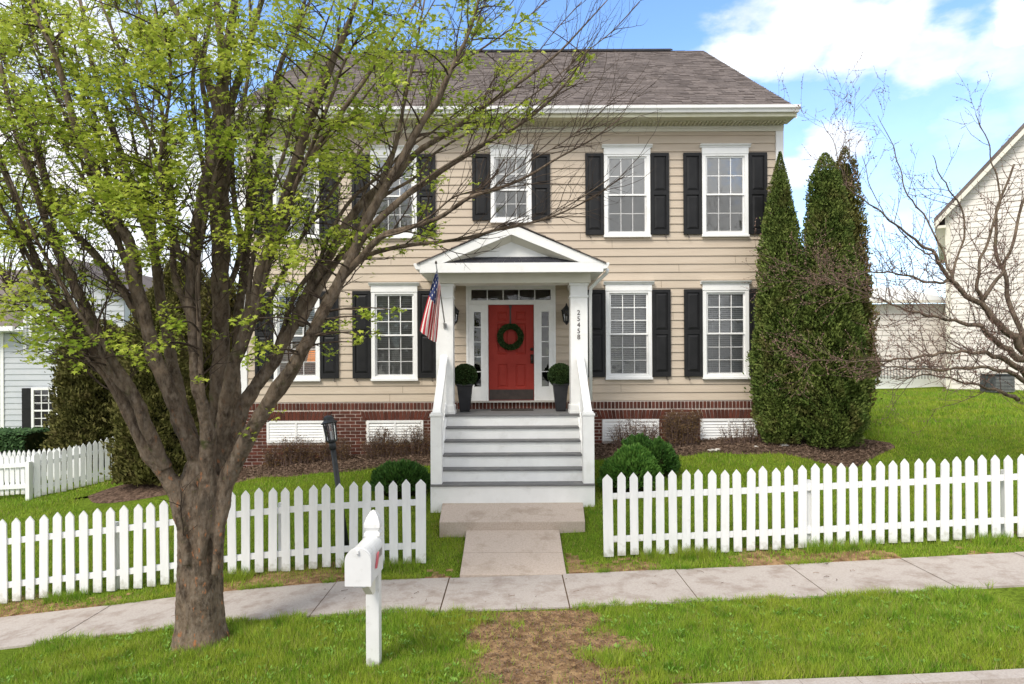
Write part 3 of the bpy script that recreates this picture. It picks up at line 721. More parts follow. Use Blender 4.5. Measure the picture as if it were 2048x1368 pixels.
for i in range(5):
    a=tx0+(tx1-tx0)*i/5; b_=tx0+(tx1-tx0)*(i+1)/5
    MB().add([(a,HY+.02,tz0),(b_,HY+.02,tz0),(b_,HY+.02,tz1),(a,HY+.02,tz1)],[(0,1,2,3)]).build('transom_pane',M['glass'],ent)
mu=MB()
for i in range(1,5): a=tx0+(tx1-tx0)*i/5; mu.box(a-.009,a+.009,HY+.0,HY+.019,tz0,tz1)
for a,b_ in sl:
    for i in range(1,5): zz=sz0+(sz1-sz0)*i/5; mu.box(a,b_,HY+.0,HY+.019,zz-.009,zz+.009)
mu.build('muntin',M['white'],ent)
for a,b_ in sl: MB().add([(a,HY+.02,sz0),(b_,HY+.02,sz0),(b_,HY+.02,sz1),(a,HY+.02,sz1)],[(0,1,2,3)]).build('sidelight_pane',M['glass'],ent)
# six-panel door
dm=MB(); yd=HY+.0; yb=HY+.04; W_=dx1-dx0
cols=[((995-CU)/96.8,(1015.5-CU)/96.8),((1031-CU)/96.8,(1052-CU)/96.8)]
rowz=[(Z(641),Z(623)),(Z(709),Z(647)),(Z(775),Z(728))]
xs=[dx0+.004,cols[0][0],cols[0][1],cols[1][0],cols[1][1],dx1-.004]
zs=[2.14]+[q for r_ in rowz[::-1] for q in r_]+[dtop-.004]
for i in range(5):
    for j in range(len(zs)-1):
        if i in (1,3) and j in (1,3,5):
            X0,X1,A,B=xs[i],xs[i+1],zs[j],zs[j+1]; g=.022
            V=[(X0,yd,A),(X1,yd,A),(X1,yd,B),(X0,yd,B)]; 
            V+=[(X0+g,yd+.016,A+g),(X1-g,yd+.016,A+g),(X1-g,yd+.016,B-g),(X0+g,yd+.016,B-g)]; g2=.05
            V+=[(X0+g2,yd+.004,A+g2),(X1-g2,yd+.004,A+g2),(X1-g2,yd+.004,B-g2),(X0+g2,yd+.004,B-g2)]
            fs=[(8,9,10,11)]
            for b0 in (0,4): fs+=[(b0+k_,b0+(k_+1)%4,b0+4+(k_+1)%4,b0+4+k_) for k_ in range(4)]
            dm.add(V,fs)
        else: dm.add([(xs[i],yd,zs[j]),(xs[i+1],yd,zs[j]),(xs[i+1],yd,zs[j+1]),(xs[i],yd,zs[j+1])],[(0,1,2,3)])
dm.box(dx0+.004,dx1-.004,yd+.03,yb,2.14,dtop-.004)
door=dm.build('door',M['door'],H)
MB().box(dx0+.012,dx1-.012,yd-.004,yd-.0005,2.15,Z(779)).build('kick_plate',M['bronze'],door)
hx=(1064-CU)/96.8
hb=MB(); hb.tube([(hx,yd-.001,Z(698.5)),(hx,yd-.03,Z(698.5))],.032,14); hb.box(hx-.03,hx+.03,yd-.02,yd-.001,Z(727),Z(709)); hb.tube([(hx,yd-.02,Z(711)),(hx,yd-.07,Z(712)),(hx-.005,yd-.075,Z(717)),(hx,yd-.06,Z(724)),(hx,yd-.02,Z(726))],.012,8)
hb.build('handle',M['bronze'],door,smooth=True)
# porch floor and steps
PF=1.965; YF=12.60
PX=1.30
deck=MB()
nb=9; bw=(HY-.03-(YF-.03))/nb
for i in range(nb): deck.box(-1.42,1.42,YF-.03+i*bw+.002,YF-.03+(i+1)*bw-.002,PF-.035,PF)
deck.build('porch_floor',M['tread'],H,bevel=.003)
MB().box(-1.40,1.40,YF+.021,HY-.03,.6,PF-.036).build('porch_base',M['white'],H)
YS=11.3; st=(YF-YS)/5; zst=[.905+i*(PF-.905)/5 for i in range(6)]
zbase=.60
for i in range(6):
    y=YS+i*st; z1=zst[i]; z0=(zst[i-1] if i else .40)
    hwid=1.205 if i else 1.36
    if i<5: MB().box(-hwid,hwid,y-.03,y+st+.0,z1-.032,z1).build('stair_tread',M['tread'],H,bevel=.005)
    MB().box(-hwid+(.0 if i else .0),hwid,y,y+.02,z0+.001,z1-.033).build('stair_riser',M['white'],H)
for sx in (-1,1):
    # solid side stringer
    a=[(YS+.021,zbase-.4),(YS+.021,.872),(YF+.02,PF-.03),(YF+.02,zbase-.4)]
    x0,x1=(1.206,1.34) if sx>0 else (-1.34,-1.206)
    MB().prism(a,x0,x1,'x').build('stringer',M['white'],H)
    # bottom newel post with cap
    xc=sx*1.265; mb=MB(); mb.box(xc-.092,xc+.092,YS+.0,YS+.185,.907,2.03)
    nw=mb.build('newel_post',M['white'],H,bevel=.005)
    MB().box(xc-.105,xc+.105,YS-.012,YS+.197,2.031,2.07).box(xc-.085,xc+.085,YS+.01,YS+.175,2.071,2.10).build('newel_cap',M['white'],nw,bevel=.006)
    # handrails and balusters
    hr=MB(); za_,zb_=2.02,2.98; ya_,yb_=YS+.10,12.74
    hr.prism([(ya_,za_-.0),(yb_,zb_-.0),(yb_,zb_+.09),(ya_,za_+.09)],xc-.07+0,xc+.07,'x')
    hr.build('handrail',M['white'],H,bevel=.01)
    MB().prism([(ya_+.1,1.13),(yb_,2.10),(yb_,2.18),(ya_+.1,1.21)],xc-.03,xc+.03,'x').build('bottom_rail',M['white'],H)
    for k in range(10):
        y=YS+.28+k*.118; zz=1.16+(y-ya_-.1)*(.97/(yb_-ya_-.1)); zt2=za_+(y-ya_)*(zb_-za_)/(yb_-ya_)
        MB().box(xc-.018,xc+.018,y-.018,y+.018,zz,zt2+.01).build('baluster',M['white'],H)
    # side guard rail from the column back to the wall
    MB().box(xc-.03,xc+.03,13.06,HY-.03,PF+.93,PF+1.0).build('handrail',M['white'],H,bevel=.006)
    MB().box(xc-.02,xc+.02,13.06,HY-.03,PF+.08,PF+.13).build('bottom_rail',M['white'],H)
    for k in range(8):
        y=13.14+k*.115; MB().box(xc-.018,xc+.018,y-.018,y+.018,PF+.131,PF+.929).build('baluster',M['white'],H)
    # square column
    cx=sx*1.255; cb=MB(); z0=PF+.001; z1=4.395
    yc0,yc1=12.72,13.04; hw_=.16
    cb.box(cx-hw_,cx+hw_,yc0,yc1,z0,z1)
    colm=cb.build('porch_column',M['white'],H,bevel=.006)
    MB().box(cx-hw_-.02,cx+hw_+.02,yc0-.02,yc1+.02,z0,z0+.16).box(cx-hw_-.03,cx+hw_+.03,yc0-.03,yc1+.03,z0,z0+.05).build('column_base',M['white'],colm,bevel=.004)
    MB().box(cx-hw_-.014,cx+hw_+.014,yc0-.014,yc1+.014,4.13,4.165).box(cx-hw_-.02,cx+hw_+.02,yc0-.02,yc1+.02,4.35,4.394).build('column_capital',M['white'],colm,bevel=.004)
# beam, ceiling, pediment roof
bm=MB(); bm.box(-1.47,1.47,12.66,13.08,4.396,4.62); 
for sx in (-1,1): 
    x0,x1=(1.15,1.47) if sx>0 else (-1.47,-1.15); bm.box(x0,x1,13.081,HY-.03,4.396,4.62)
bm.build('porch_beam',M['cream'],H,bevel=.004)
MB().box(-1.149,1.149,13.081,HY-.03,4.56,4.60).build('porch_ceiling',M['cream'],H)
PYF=12.30; PW=1.655; pz=4.66; apex=5.42; ez=4.72
cn=MB(); cn.box(-PW,PW,PYF,PYF+.05,4.545,4.72)
cn.box(-PW-.0,PW,PYF+.051,12.66,4.60,4.615); 
for sx in (-1,1):
    x0,x1=(1.472,PW) if sx>0 else (-PW,-1.472); cn.box(x0,x1,12.661,HY-.03,4.60,4.615)
    x0,x1=(PW-.03,PW-.001) if sx>0 else (-PW+.001,-PW+.03); cn.box(x0,x1,PYF+.051,HY-.03,4.616,4.72)
cn.build('porch_cornice',M['white'],H,bevel=.003)
# rake boards of the pediment (front frame)
sr=(apex-ez)/PW
for sx in (-1,1):
    rb_=MB(); t=.19
    q=[(0,apex),(sx*(PW+.02),ez-.01),(sx*(PW+.02),ez-.012-.001),(sx*(PW-.36),ez+.0),(0,apex-t)]
    q=[(0,apex),(sx*(PW),ez+.0),(sx*(PW-.42),ez+.0),(0,apex-t)]
    rb_.prism(q if sx<0 else q[::-1],PYF-.002,PYF+.05); rb_.build('rake_board',M['white'],H)
    so=MB(); yi=12.52
    so.add([(0,PYF+.05,apex-t+.004),(sx*(PW-.41),PYF+.05,ez),(sx*.69,yi,4.855),(0,yi,5.13)],[(0,1,2,3)]); so.build('pediment_soffit',M['cream'],H)
    # shingle slopes
    pr=MB(); L_=math.hypot(PW+.06,apex-ez+.03); n=11
    ux,uz=sx*(PW+.05)/L_,-(apex+.03-ez+.02)/L_
    for i in range(n):
        s0=L_*(1-(i)/n); s1=L_*(1-(i+1)/n)-.02; s1=max(s1,0)
        y=PYF-.03
        while y<HY-.03:
            w=random.uniform(.1,.28); yb2=min(y+w-.004,HY-.03); th=random.choice([.012,.02])
            p=[]
            for s_,h in ((s0,th),(s1,.006)):
                p.append((ux*s_,s_,h))
            A=[(ux*s0,y,apex+.03+uz*s0+th),(ux*s0,yb2,apex+.03+uz*s0+th),(ux*s1,yb2,apex+.03+uz*s1+.008),(ux*s1,y,apex+.03+uz*s1+.008),
               (ux*s0,y,apex+.03+uz*s0-.004),(ux*s0,yb2,apex+.03+uz*s0-.004),(ux*s1,y,apex+.03+uz*s1-.004)]
            pr.add(A,[(0,1,2,3),(4,5,1,0),(4,0,3,6)])
            y+=w
    pr.add([(0,PYF-.02,apex+.018),(ux*L_,PYF-.02,ez-.0),(ux*L_,HY-.03,ez-.0),(0,HY-.03,apex+.018)],[(0,1,2,3)])
    pr.build('porch_roof',M['roof'],H)
    # little gutter on the eave side
    x0=sx*(PW+.03); 
    MB().prism([(sx*PW,4.60),(sx*(PW+.07),4.61),(sx*(PW+.11),4.68),(sx*(PW+.11),4.715),(sx*PW,4.71)],PYF-.0,HY-.035).build('porch_gutter',M['white'],H,bevel=.004)
# recessed tympanum with small shingled skirt
MB().prism([(-.70,4.85),(.70,4.85),(0,5.14)],12.522,12.56).build('tympanum',M['white'],H)
sk=MB()
for i in range(3):
    f0,f1=i/3,(i+1)/3+.06; y_a,y_b=PYF+.052+f0*.17,PYF+.052+f1*.17; z_a,z_b=4.722+f0*.13,4.722+f1*.13
    w0,w1=1.24-.54*f0,1.24-.54*min(f1,1); x=-w0
    while x<w0:
        w=random.uniform(.12,.3); b_=min(x+w-.004,w0); g=w1/w0
        sk.add([(x,y_a,z_a+.012),(b_,y_a,z_a+.012),(b_*g,y_b,z_b+.004),(x*g,y_b,z_b+.004),(x,y_a,z_a-.002),(b_,y_a,z_a-.002)],[(0,1,2,3),(4,5,1,0)]); x+=w
sk.build('pediment_skirt',M['ridge'],H)
# downspout on the right column side
dsx=1.50
MB().tube([(1.74,12.36,4.60),(1.73,12.42,4.54),(1.60,12.60,4.42),(1.48,12.72,4.30),(1.475,12.80,4.18),(1.475,12.80,2.2)],.032,8).build('downspout',M['white'],H,smooth=True)
# house numbers on the right column
nums=MB()
def txt(s,x,y,z,h,m,parent,name):
    cu=bpy.data.curves.new(name,'FONT'); cu.body=s; cu.size=h; cu.extrude=.004; cu.align_x='CENTER'; cu.materials.append(m)
    o=bpy.data.objects.new(name,cu); COL.objects.link(o); 
    bpy.context.view_layer.update(); me=bpy.data.meshes.new_from_object(o); bpy.data.objects.remove(o); me.name=name
    me.transform(Matrix.Rotation(math.radians(90),4,'X'))
    if not me.materials: me.materials.append(m)
    off=Vector((0,0,0)); q=parent
    while q is not None: off+=q.location; q=q.parent
    o=bpy.data.objects.new(name,me); COL.objects.link(o); o.parent=parent; o.location=Vector((x,y,z))-off; return o
colR=[c for c in H.children if c.name.startswith('porch_column')][-1]
for i,ch in enumerate('25458'):
    txt(ch,1.245,12.716,Z(725)-.0+(725-(626+i*12.2))*12.72/F-.04,.125,M['bronze'],colR,'house_number')

# orange lamp seen in a ground-floor window
lamp=thing('table_lamp','lit orange table lamp glowing behind the lower left window','lamp',(-4.22,HY+.6,2.0))
e_=bpy.data.materials.new('orange_shade'); e_.use_nodes=True; b=e_.node_tree.nodes['Principled BSDF']; b.inputs['Base Color'].default_value=(.8,.3,.08,1); b.inputs['Emission Color'].default_value=(1,.33,.07,1); b.inputs['Emission Strength'].default_value=1.3
MB().lathe([(.11,2.98),(.19,2.97),(.13,3.24),(.08,3.245)],-4.22,HY+.6,20).build('lamp_shade',e_,lamp,smooth=True)
MB().lathe([(.09,2.0),(.03,2.05),(.025,2.4),(.07,2.6),(.09,2.75),(.03,2.9),(.02,2.99)],-4.22,HY+.6,14).build('lamp_base',M['bronze'],lamp,smooth=True)

# ------------------------------------------------------------------ leaf helpers
def dirs(n):
    a=RNG.normal(size=(n,3)); return a/np.linalg.norm(a,axis=1)[:,None]
def leafquads(c, nrm, size, aspect=.5, jit=.6):
    """c: (n,3) centres; returns (n*4,3) rhombic leaves"""
    n=len(c); d=nrm+dirs(n)*jit; d/=np.linalg.norm(d,axis=1)[:,None]
    a=np.cross(d,dirs(n)); a/=np.linalg.norm(a,axis=1)[:,None]+1e-9; b=np.cross(d,a)
    s=(size*RNG.uniform(.6,1.4,n))[:,None]
    return np.stack([c-a*s,c-b*s*aspect,c+a*s,c+b*s*aspect],1).reshape(-1,3)
def sprays(c, direction, size, aspect=.35, jit=.5):
    """upright leaf sprays: long axis follows direction"""
    n=len(c); a=direction+dirs(n)*jit; a/=np.linalg.norm(a,axis=1)[:,None]
    b=np.cross(a,dirs(n)); b/=np.linalg.norm(b,axis=1)[:,None]+1e-9
    s=(size*RNG.uniform(.6,1.4,n))[:,None]
    return np.stack([c-a*s,c-b*s*aspect,c+a*s*1.1,c+b*s*aspect],1).reshape(-1,3)

# ------------------------------------------------------------------ arborvitae
def arborvitae(label, x, y, h, prof, n, m, lean=(0,0), group='arborvitae beside the house', size=.05, gaps=0):
    z0=gz(x,y); root=thing('arborvitae',label,'evergreen tree',(x,y,z0),group)
    ts=np.array([p[0] for p in prof]); rs=np.array([p[1] for p in prof])
    seed=RNG.uniform(0,20)
    def lump(t,a): return 1+.10*np.sin(a*3+t*9+seed)+.09*np.sin(a*7-t*23+seed*2)+.10*np.sin(a*5+t*41+2*np.sin(a*3))*np.sin(a*4+seed)+.07*np.sin(a*11+t*73)
    k=int(n*1.7); t=RNG.random(k); r=np.interp(t,ts,rs); keep=RNG.random(k)<(r/rs.max())*1.0+.12; t=t[keep][:n]; n=len(t)
    a=RNG.uniform(0,2*np.pi,n); r=np.interp(t,ts,rs)*lump(t,a)
    rr=r*np.sqrt(RNG.uniform(.40,1.04,n)); st_=RNG.random(n)<.035; rr=np.where(st_,rr*RNG.uniform(1.02,1.22,n),rr); 
    if gaps: kk=(np.sin(a*2+t*17+seed)*np.sin(t*31+a)<1-gaps)|(rr<r*.5); t,a,rr,r=t[kk],a[kk],rr[kk],r[kk]; n=len(t)
    c=np.stack([x+rr*np.cos(a)+lean[0]*t*h,y+rr*np.sin(a)+lean[1]*t*h,z0+.06+t*h],-1)
    d=np.stack([np.cos(a)*.8,np.sin(a)*.8,np.ones(n)*.8],-1)
    sz=size*(.55+.6*np.clip(r/rs.max(),0,1))
    npmesh('crown',sprays(c,d,sz,.5,.8),4,m,root)
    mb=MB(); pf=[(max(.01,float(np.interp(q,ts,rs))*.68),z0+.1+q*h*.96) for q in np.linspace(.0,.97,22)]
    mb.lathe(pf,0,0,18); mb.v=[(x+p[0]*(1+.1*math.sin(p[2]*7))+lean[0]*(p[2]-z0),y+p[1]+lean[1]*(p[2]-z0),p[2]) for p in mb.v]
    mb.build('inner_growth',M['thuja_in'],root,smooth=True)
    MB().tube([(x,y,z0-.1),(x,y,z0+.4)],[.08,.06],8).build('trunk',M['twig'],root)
    return root
pA=[(0,.30),(.05,.42),(.2,.50),(.4,.47),(.6,.41),(.75,.31),(.87,.19),(.95,.09),(1,.02)]
pB=[(0,.42),(.08,.60),(.3,.68),(.5,.58),(.68,.44),(.82,.35),(.92,.26),(.97,.14),(1,.03)]
pC=[(0,.25),(.2,.50),(.5,.46),(.7,.36),(.85,.25),(.94,.20),(1,.03)]
q=P(1562,900,13.45); arborvitae('slender pointed arborvitae touching the right corner of the beige house',q.x,13.45,5.72,pA,60000,M['thuja'],lean=(.002,0),size=.027)
q=P(1660,905,13.2); arborvitae('widest arborvitae, rounded top, in the middle of the row of three',q.x,13.2,5.65,pB,70000,M['thuja'],lean=(-.012,0),size=.029)
q=P(1700,905,14.0); arborvitae('thin gappy arborvitae standing behind the widest one at the lawn\'s edge',q.x,14.0,5.85,pC,22000,M['thuja2'],lean=(-.012,0),size=.036,gaps=.30)
G2='evergreens at the left side of the house'
arborvitae('olive evergreen rising beside the left neighbour\'s window',-10.55,17.4,3.7,[(0,.8),(.2,.98),(.5,.95),(.8,.8),(.93,.6),(1,.15)],45000,M['thuja2'],group=G2,size=.04)
arborvitae('tall olive evergreen in the mulch behind the leftmost big tree limbs',-7.15,13.7,3.9,[(0,.62),(.1,.78),(.3,.75),(.6,.6),(.85,.4),(1,.04)],45000,M['thuja2'],group=G2,size=.033)
arborvitae('tallest olive evergreen filling the gap beside the house\'s left wall',-8.1,16.8,5.1,[(0,.95),(.2,1.25),(.5,1.15),(.8,.7),(.93,.4),(1,.05)],45000,M['thuja2'],group=G2,size=.045)
arborvitae('olive evergreen crowding the house\'s left corner behind the big trunk',-6.55,15.4,4.4,[(0,.6),(.2,.8),(.5,.75),(.8,.5),(1,.04)],35000,M['thuja2'],group=G2,size=.04)

# ------------------------------------------------------------------ round shrubs, topiary, hedge
def ball_shrub(name,label,cat,x,y,z0,blobs,n,m,size,group=None,up=.6,mat_in=None,leafpart='foliage'):
    root=thing(name,label,cat,(x,y,z0),group); V=[]
    tot=sum(b[3]*b[3] for b in blobs)
    for (bx,by,bz,br,bh) in blobs:
        k=int(n*br*br/tot); d=dirs(k); d[:,2]=np.where(d[:,2]<-.3,-d[:,2],d[:,2])
        lump=1+.07*np.sin(d[:,0]*9+bx)*np.sin(d[:,2]*8+bx)+.05*np.sin(d[:,1]*17)
        rr=RNG.uniform(.72,1.05,k)**.7*lump
        c=np.stack([x+bx+d[:,0]*br*rr,y+by+d[:,1]*br*rr,z0+bz+d[:,2]*bh*rr],-1)
        dd=d.copy(); dd[:,2]+=up; V.append(sprays(c,dd,size,.38,.6))
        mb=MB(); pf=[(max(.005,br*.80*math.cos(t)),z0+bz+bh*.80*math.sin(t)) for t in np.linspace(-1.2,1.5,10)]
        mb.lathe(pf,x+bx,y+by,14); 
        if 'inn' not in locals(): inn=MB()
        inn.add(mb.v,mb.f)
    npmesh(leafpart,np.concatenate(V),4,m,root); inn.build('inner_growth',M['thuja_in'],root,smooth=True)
    return root
q=P(800,975,12.0); x=q.x; z=gz(x,12.0)
ball_shrub('boxwood_shrub','low round green shrub left of the porch steps, behind the picket fence','shrub',x,12.0,z,[(0,0,.20,.48,.36),(-.2,.05,.18,.32,.30),(.22,-.02,.2,.32,.32)],9000,M['shrub_d'],.035,'green shrubs beside the steps')
x=P(1262,950,11.9).x; z=gz(x,11.9)
ball_shrub('boxwood_shrub','broad yellow-green shrub just right of the porch steps','shrub',x,11.9,z,[(0,0,.20,.50,.42),(.08,.12,.38,.36,.34),(-.22,-.05,.16,.34,.32)],11000,M['shrub'],.036,'green shrubs beside the steps')
x=P(1312,930,12.35).x; z=gz(x,12.35)
ball_shrub('boxwood_shrub','darker green shrub tucked behind the broad one, under the right vent','shrub',x,12.35,z,[(0,0,.22,.36,.40),(-.3,.15,.38,.3,.3),(.12,.0,.15,.3,.3)],9000,M['shrub_d'],.035,'green shrubs beside the steps')
# planters with topiary balls
def planter(x,y,label,s=1):
    root=thing('planter',label,'planter',(x,y,PF),'topiary planters by the red door')
    mb=MB().lathe([(.125,PF+.002),(.135,PF+.03),(.205*s,PF+.50),(.222*s,PF+.505),(.222*s,PF+.545),(.20*s,PF+.545),(.19*s,PF+.50)],x,y,4)
    mb.build('pot',M['pot'],root,bevel=.01)
    n=7000; d=dirs(n); c=np.stack([x+d[:,0]*.235,y+d[:,1]*.235,PF+.70+d[:,2]*.225],-1)+RNG.normal(size=(n,3))*.006
    npmesh('topiary_ball',sprays(c,d,.014,.6,.8),4,M['topiary'],root)
    MB().lathe([(max(.005,.225*math.cos(t)),PF+.70+.215*math.sin(t)) for t in np.linspace(-1.5,1.5,12)],x,y,18).build('inner_growth',M['thuja_in'],root,smooth=True)
planter(P(930,800,13.35).x,13.35,'black tapered planter with clipped green ball, left of the red door')
planter(P(1121,800,13.30).x,13.30,'black tapered planter with clipped green ball, right of the red door',.98)
tag(MB().box(-.42,.42,13.45,13.95,PF+.001,PF+.016).build('door_mat',M['mat'],bevel=.004),'dark flat doormat on the grey porch floor before the red door','doormat')
# wreath
wr=thing('wreath','round green boxwood wreath hanging on the red front door','wreath',(-.03,HY-.06,Z(674)))
n=5200; a=RNG.uniform(0,2*np.pi,n); b_=RNG.uniform(0,2*np.pi,n); R_=.215; r_=.05*RNG.uniform(.5,1.2,n)
c=np.stack([-.03+(R_+r_*np.cos(b_))*np.cos(a),HY-.055-np.abs(np.sin(b_))*r_*.8,Z(674)+(R_+r_*np.cos(b_))*np.sin(a)],-1)
dd=np.stack([-np.sin(a),-.6*np.ones(n),np.cos(a)],-1); npmesh('greenery',sprays(c,dd,.022,.45,1.0),4,M['topiary'],wr)
MB().tube([(-.03+R_*math.cos(t),HY-.045,Z(674)+R_*math.sin(t)) for t in np.linspace(0,6.283,33)],.035,8,cap=False).build('wreath_ring',M['thuja_in'],wr)
MB().box(-.045,-.012,HY-.012,HY-.007,Z(652),dtop-.02).box(-.06,.003,HY-.02,HY-.006,dtop-.06,dtop-.01).build('hanger',M['bronze'],wr)

# wall lanterns
gl=glassmat('lantern_glass',.75)
def lantern(x,label):
    y=HY-.17; zc=Z(632); root=thing('wall_lantern',label,'wall lantern',(x,HY-.03,zc),'lanterns beside the front door')
    MB().box(x-.05,x+.05,HY-.045,HY-.026,zc-.12,zc+.16).tube([(x,HY-.04,zc+.10),(x,HY-.10,zc+.20),(x,y,zc+.235)],.012,8).build('wall_bracket',M['iron'],root)
    MB().lathe([(.012,zc+.24),(.02,zc+.20),(.085,zc+.12),(.11,zc+.10),(.11,zc+.085),(.02,zc+.085)],x,y,6).build('lantern_cap',M['iron'],root)
    cg=MB()
    for k in range(6):
        t=math.pi/3*k; cg.tube([(x+.095*math.cos(t),y+.095*math.sin(t),zc+.09),(x+.062*math.cos(t),y+.062*math.sin(t),zc-.13)],.007,5)
    cg.lathe([(.01,zc-.20),(.03,zc-.17),(.066,zc-.13),(.066,zc-.12),(.01,zc-.12)],x,y,6); cg.build('lantern_cage',M['iron'],root)
    MB().lathe([(.055,zc-.125),(.088,zc+.085)],x,y,6).build('lantern_glass',gl,root)
    MB().tube([(x,y,zc-.115),(x,y,zc-.02)],.016,8).build('candle_bulb',M['white'],root)
lantern(P(1133,632,HY-.17).x,'black hexagonal wall lantern between the right sidelight and numbered column')
lantern(P(908,632,HY-.17).x,'black hexagonal wall lantern half hidden behind the flag column')

# ------------------------------------------------------------------ flag
fl=thing('flag','furled American flag hanging from a pole on the left porch column','flag',tuple(P(890,651,12.70)))
pb=P(890,651,12.70); pt=P(872,527,11.75)
MB().tube([pb,pt],[.013,.011],8).build('flag_pole',M['metal'],fl,smooth=True)
MB().lathe([(.005,pt.z-.01),(.022,pt.z),(.018,pt.z+.03),(.003,pt.z+.05)],pt.x,pt.y,8).build('pole_finial',M['bronze'],fl,smooth=True)
MB().box(pb.x-.03,pb.x+.03,12.695,12.719,pb.z-.05,pb.z+.04).tube([(pb.x,12.70,pb.z-.02),(pb.x-.01,12.62,pb.z+.05)],.02,8).build('pole_bracket',M['metal'],fl)
NH,NF=39,66
def flagpt(h,f):
    # h: 0 at pole tip .. 1 lower hoist, f: 0 hoist .. 1 fly
    A=P(873,541,11.80); D=P(881,572,12.05)
    top=A.lerp(D,h)
    B=P(839,660,11.95); C_=P(871,684,11.98)
    bot=B.lerp(C_,h)
    mid=P(850+18*h+10*h,600+36*h,11.95)
    p=top*(1-f)**2+mid*2*f*(1-f)+bot*f*f
    # drape: folds running down
    fold=.055*math.sin(h*13+f*2.0)*min(1,f*3+.15)+.02*math.sin(h*29+f*5)*f
    return Vector((p.x+.012*math.sin(h*17+f*3)*f+.10*math.sin(math.pi*h)*f*.45,p.y+fold,p.z-.06*math.sin(math.pi*h)*f))
vs=[flagpt(i/NH,j/NF) for i in range(NH+1) for j in range(NF+1)]
fs=[];mi=[]
for i in range(NH):
    for j in range(NF):
        a=i*(NF+1)+j; fs.append((a,a+1,a+NF+2,a+NF+1)); s=int(i/3)
        if s<7 and j<NF*.40:
            star=(i%4 in (1,2)) and (j%5 in (1,2)) and ((i//4+j//5)%2==0)
            mi.append(1 if star else 2)
        else: mi.append(0 if s%2==0 else 1)
mb=MB(); mb.v=[tuple(v) for v in vs]; mb.f=fs; mb.m=mi
o=mb.build('cloth',[M['flag_red'],M['flag_white'],M['flag_blue']],fl,smooth=True)

# ------------------------------------------------------------------ mailbox
mbx=P(748,1325,6.65); MX=mbx.x; MY=6.65; MG=gz(MX,MY)
ml=thing('mailbox','white mailbox on a white post with a pointed finial, standing in the verge grass','mailbox',(MX,MY,MG))
pz_=MG+1.19
post=MB().box(MX-.064,MX+.064,MY-.064,MY+.064,MG-.02,pz_).build('post',M['post_stained'],ml,bevel=.006)
MB().lathe([(.095,pz_-.04),(.105,pz_),(.105,pz_+.03),(.085,pz_+.045),(.085,pz_+.055),(.108,pz_+.075),(.108,pz_+.10),(.085,pz_+.115),(.085,pz_+.125),(.108,pz_+.155),(.108,pz_+.19),(.08,pz_+.25),(.035,pz_+.30),(.003,pz_+.315)],MX,MY,4).build('finial',M['mailbox'],post,bevel=.006)
# box faces the street and is turned a little to the left
bw=.108; zb0=P(718,1170,6.1).z
def mbp(u,v,w): # u across, v depth (front 0 -> back), w up
    ang=math.radians(-2); ox,oy=MX-.022,MY-.55
    return (ox+u*math.cos(ang)-v*math.sin(ang),oy+u*math.sin(ang)+v*math.cos(ang),zb0+w)
sec=[(-bw,0),(bw,0),(bw,.215)]+[(bw*math.cos(t),.215+bw*math.sin(t)) for t in np.linspace(0,math.pi,14)[1:-1]]+[(-bw,.215)]
bx=MB(); n=len(sec)
vs=[mbp(u,.0,w) for u,w in sec]+[mbp(u,.50,w) for u,w in sec]
bx.add(vs,[tuple(range(2*n-1,n-1,-1))]+[(i,(i+1)%n,(i+1)%n+n,i+n) for i in range(n)]); 
body=bx.build('box_body',M['mailbox'],ml)
dr=MB(); sec2=[(u*1.05,w*1.02-.002) for u,w in sec]
vs=[mbp(u,-.022,w) for u,w in sec2]+[mbp(u,.012,w) for u,w in sec2]
dr.add(vs,[tuple(range(n)),tuple(range(2*n-1,n-1,-1))]+[(i,(i+1)%n,(i+1)%n+n,i+n) for i in range(n)])
dr.build('door',M['mailbox'],body,bevel=.005)
lt=MB(); 
vs=[mbp(u,v,w) for w in (.285,.318) for (u,v) in ((-.012,-.045),(.012,-.045),(.012,0),(-.012,0))]; lt.add(vs,[(0,3,2,1),(4,5,6,7),(0,1,5,4),(1,2,6,5),(2,3,7,6),(3,0,4,7)]); lt.build('latch',M['mailbox'],body,bevel=.003)
fg=MB(); vs=[mbp(bw+.004+du,v,w) for du in (0,.012) for (v,w) in ((.16,.10),(.20,.095),(.27,.17),(.27,.225),(.23,.215))]
fg.add(vs,[(0,1,2,3,4),(9,8,7,6,5)]+[(i,(i+1)%5,(i+1)%5+5,i+5) for i in range(5)]); fg.build('signal_flag',M['redflag'],body)
st_=MB()
for (v0,v1,w0,w1) in ((.32,.355,.15,.22),(.365,.40,.15,.22),(.41,.445,.15,.22)):
    vs=[mbp(bw+.003,v0,w0),mbp(bw+.003,v1,w0),mbp(bw+.003,v1,w1),mbp(bw+.003,v0,w1)]; st_.add(vs,[(0,1,2,3)])
st_.build('number_sticker',M['metal'],body)
ar=MB(); 
vs=[mbp(u,v,w) for w in (-.035,-.001) for (u,v) in ((-.05,.03),(.055,.03),(.055,.62),(-.05,.62))]; ar.add(vs,[(0,3,2,1),(4,5,6,7),(0,1,5,4),(1,2,6,5),(2,3,7,6),(3,0,4,7)])
ar.build('support_board',M['mailbox'],ml,bevel=.003)
ar=MB(); vs=[mbp(u,v,w) for u in (-.02,.05) for (v,w) in ((.12,-.036),(.42,-.036),(.42,-.20),(.34,-.20))]; ar.add(vs,[(0,1,2,3),(7,6,5,4)]+[(i,(i+1)%4,(i+1)%4+4,i+4) for i in range(4)]); ar.build('brace',M['cream'],ml,bevel=.003)

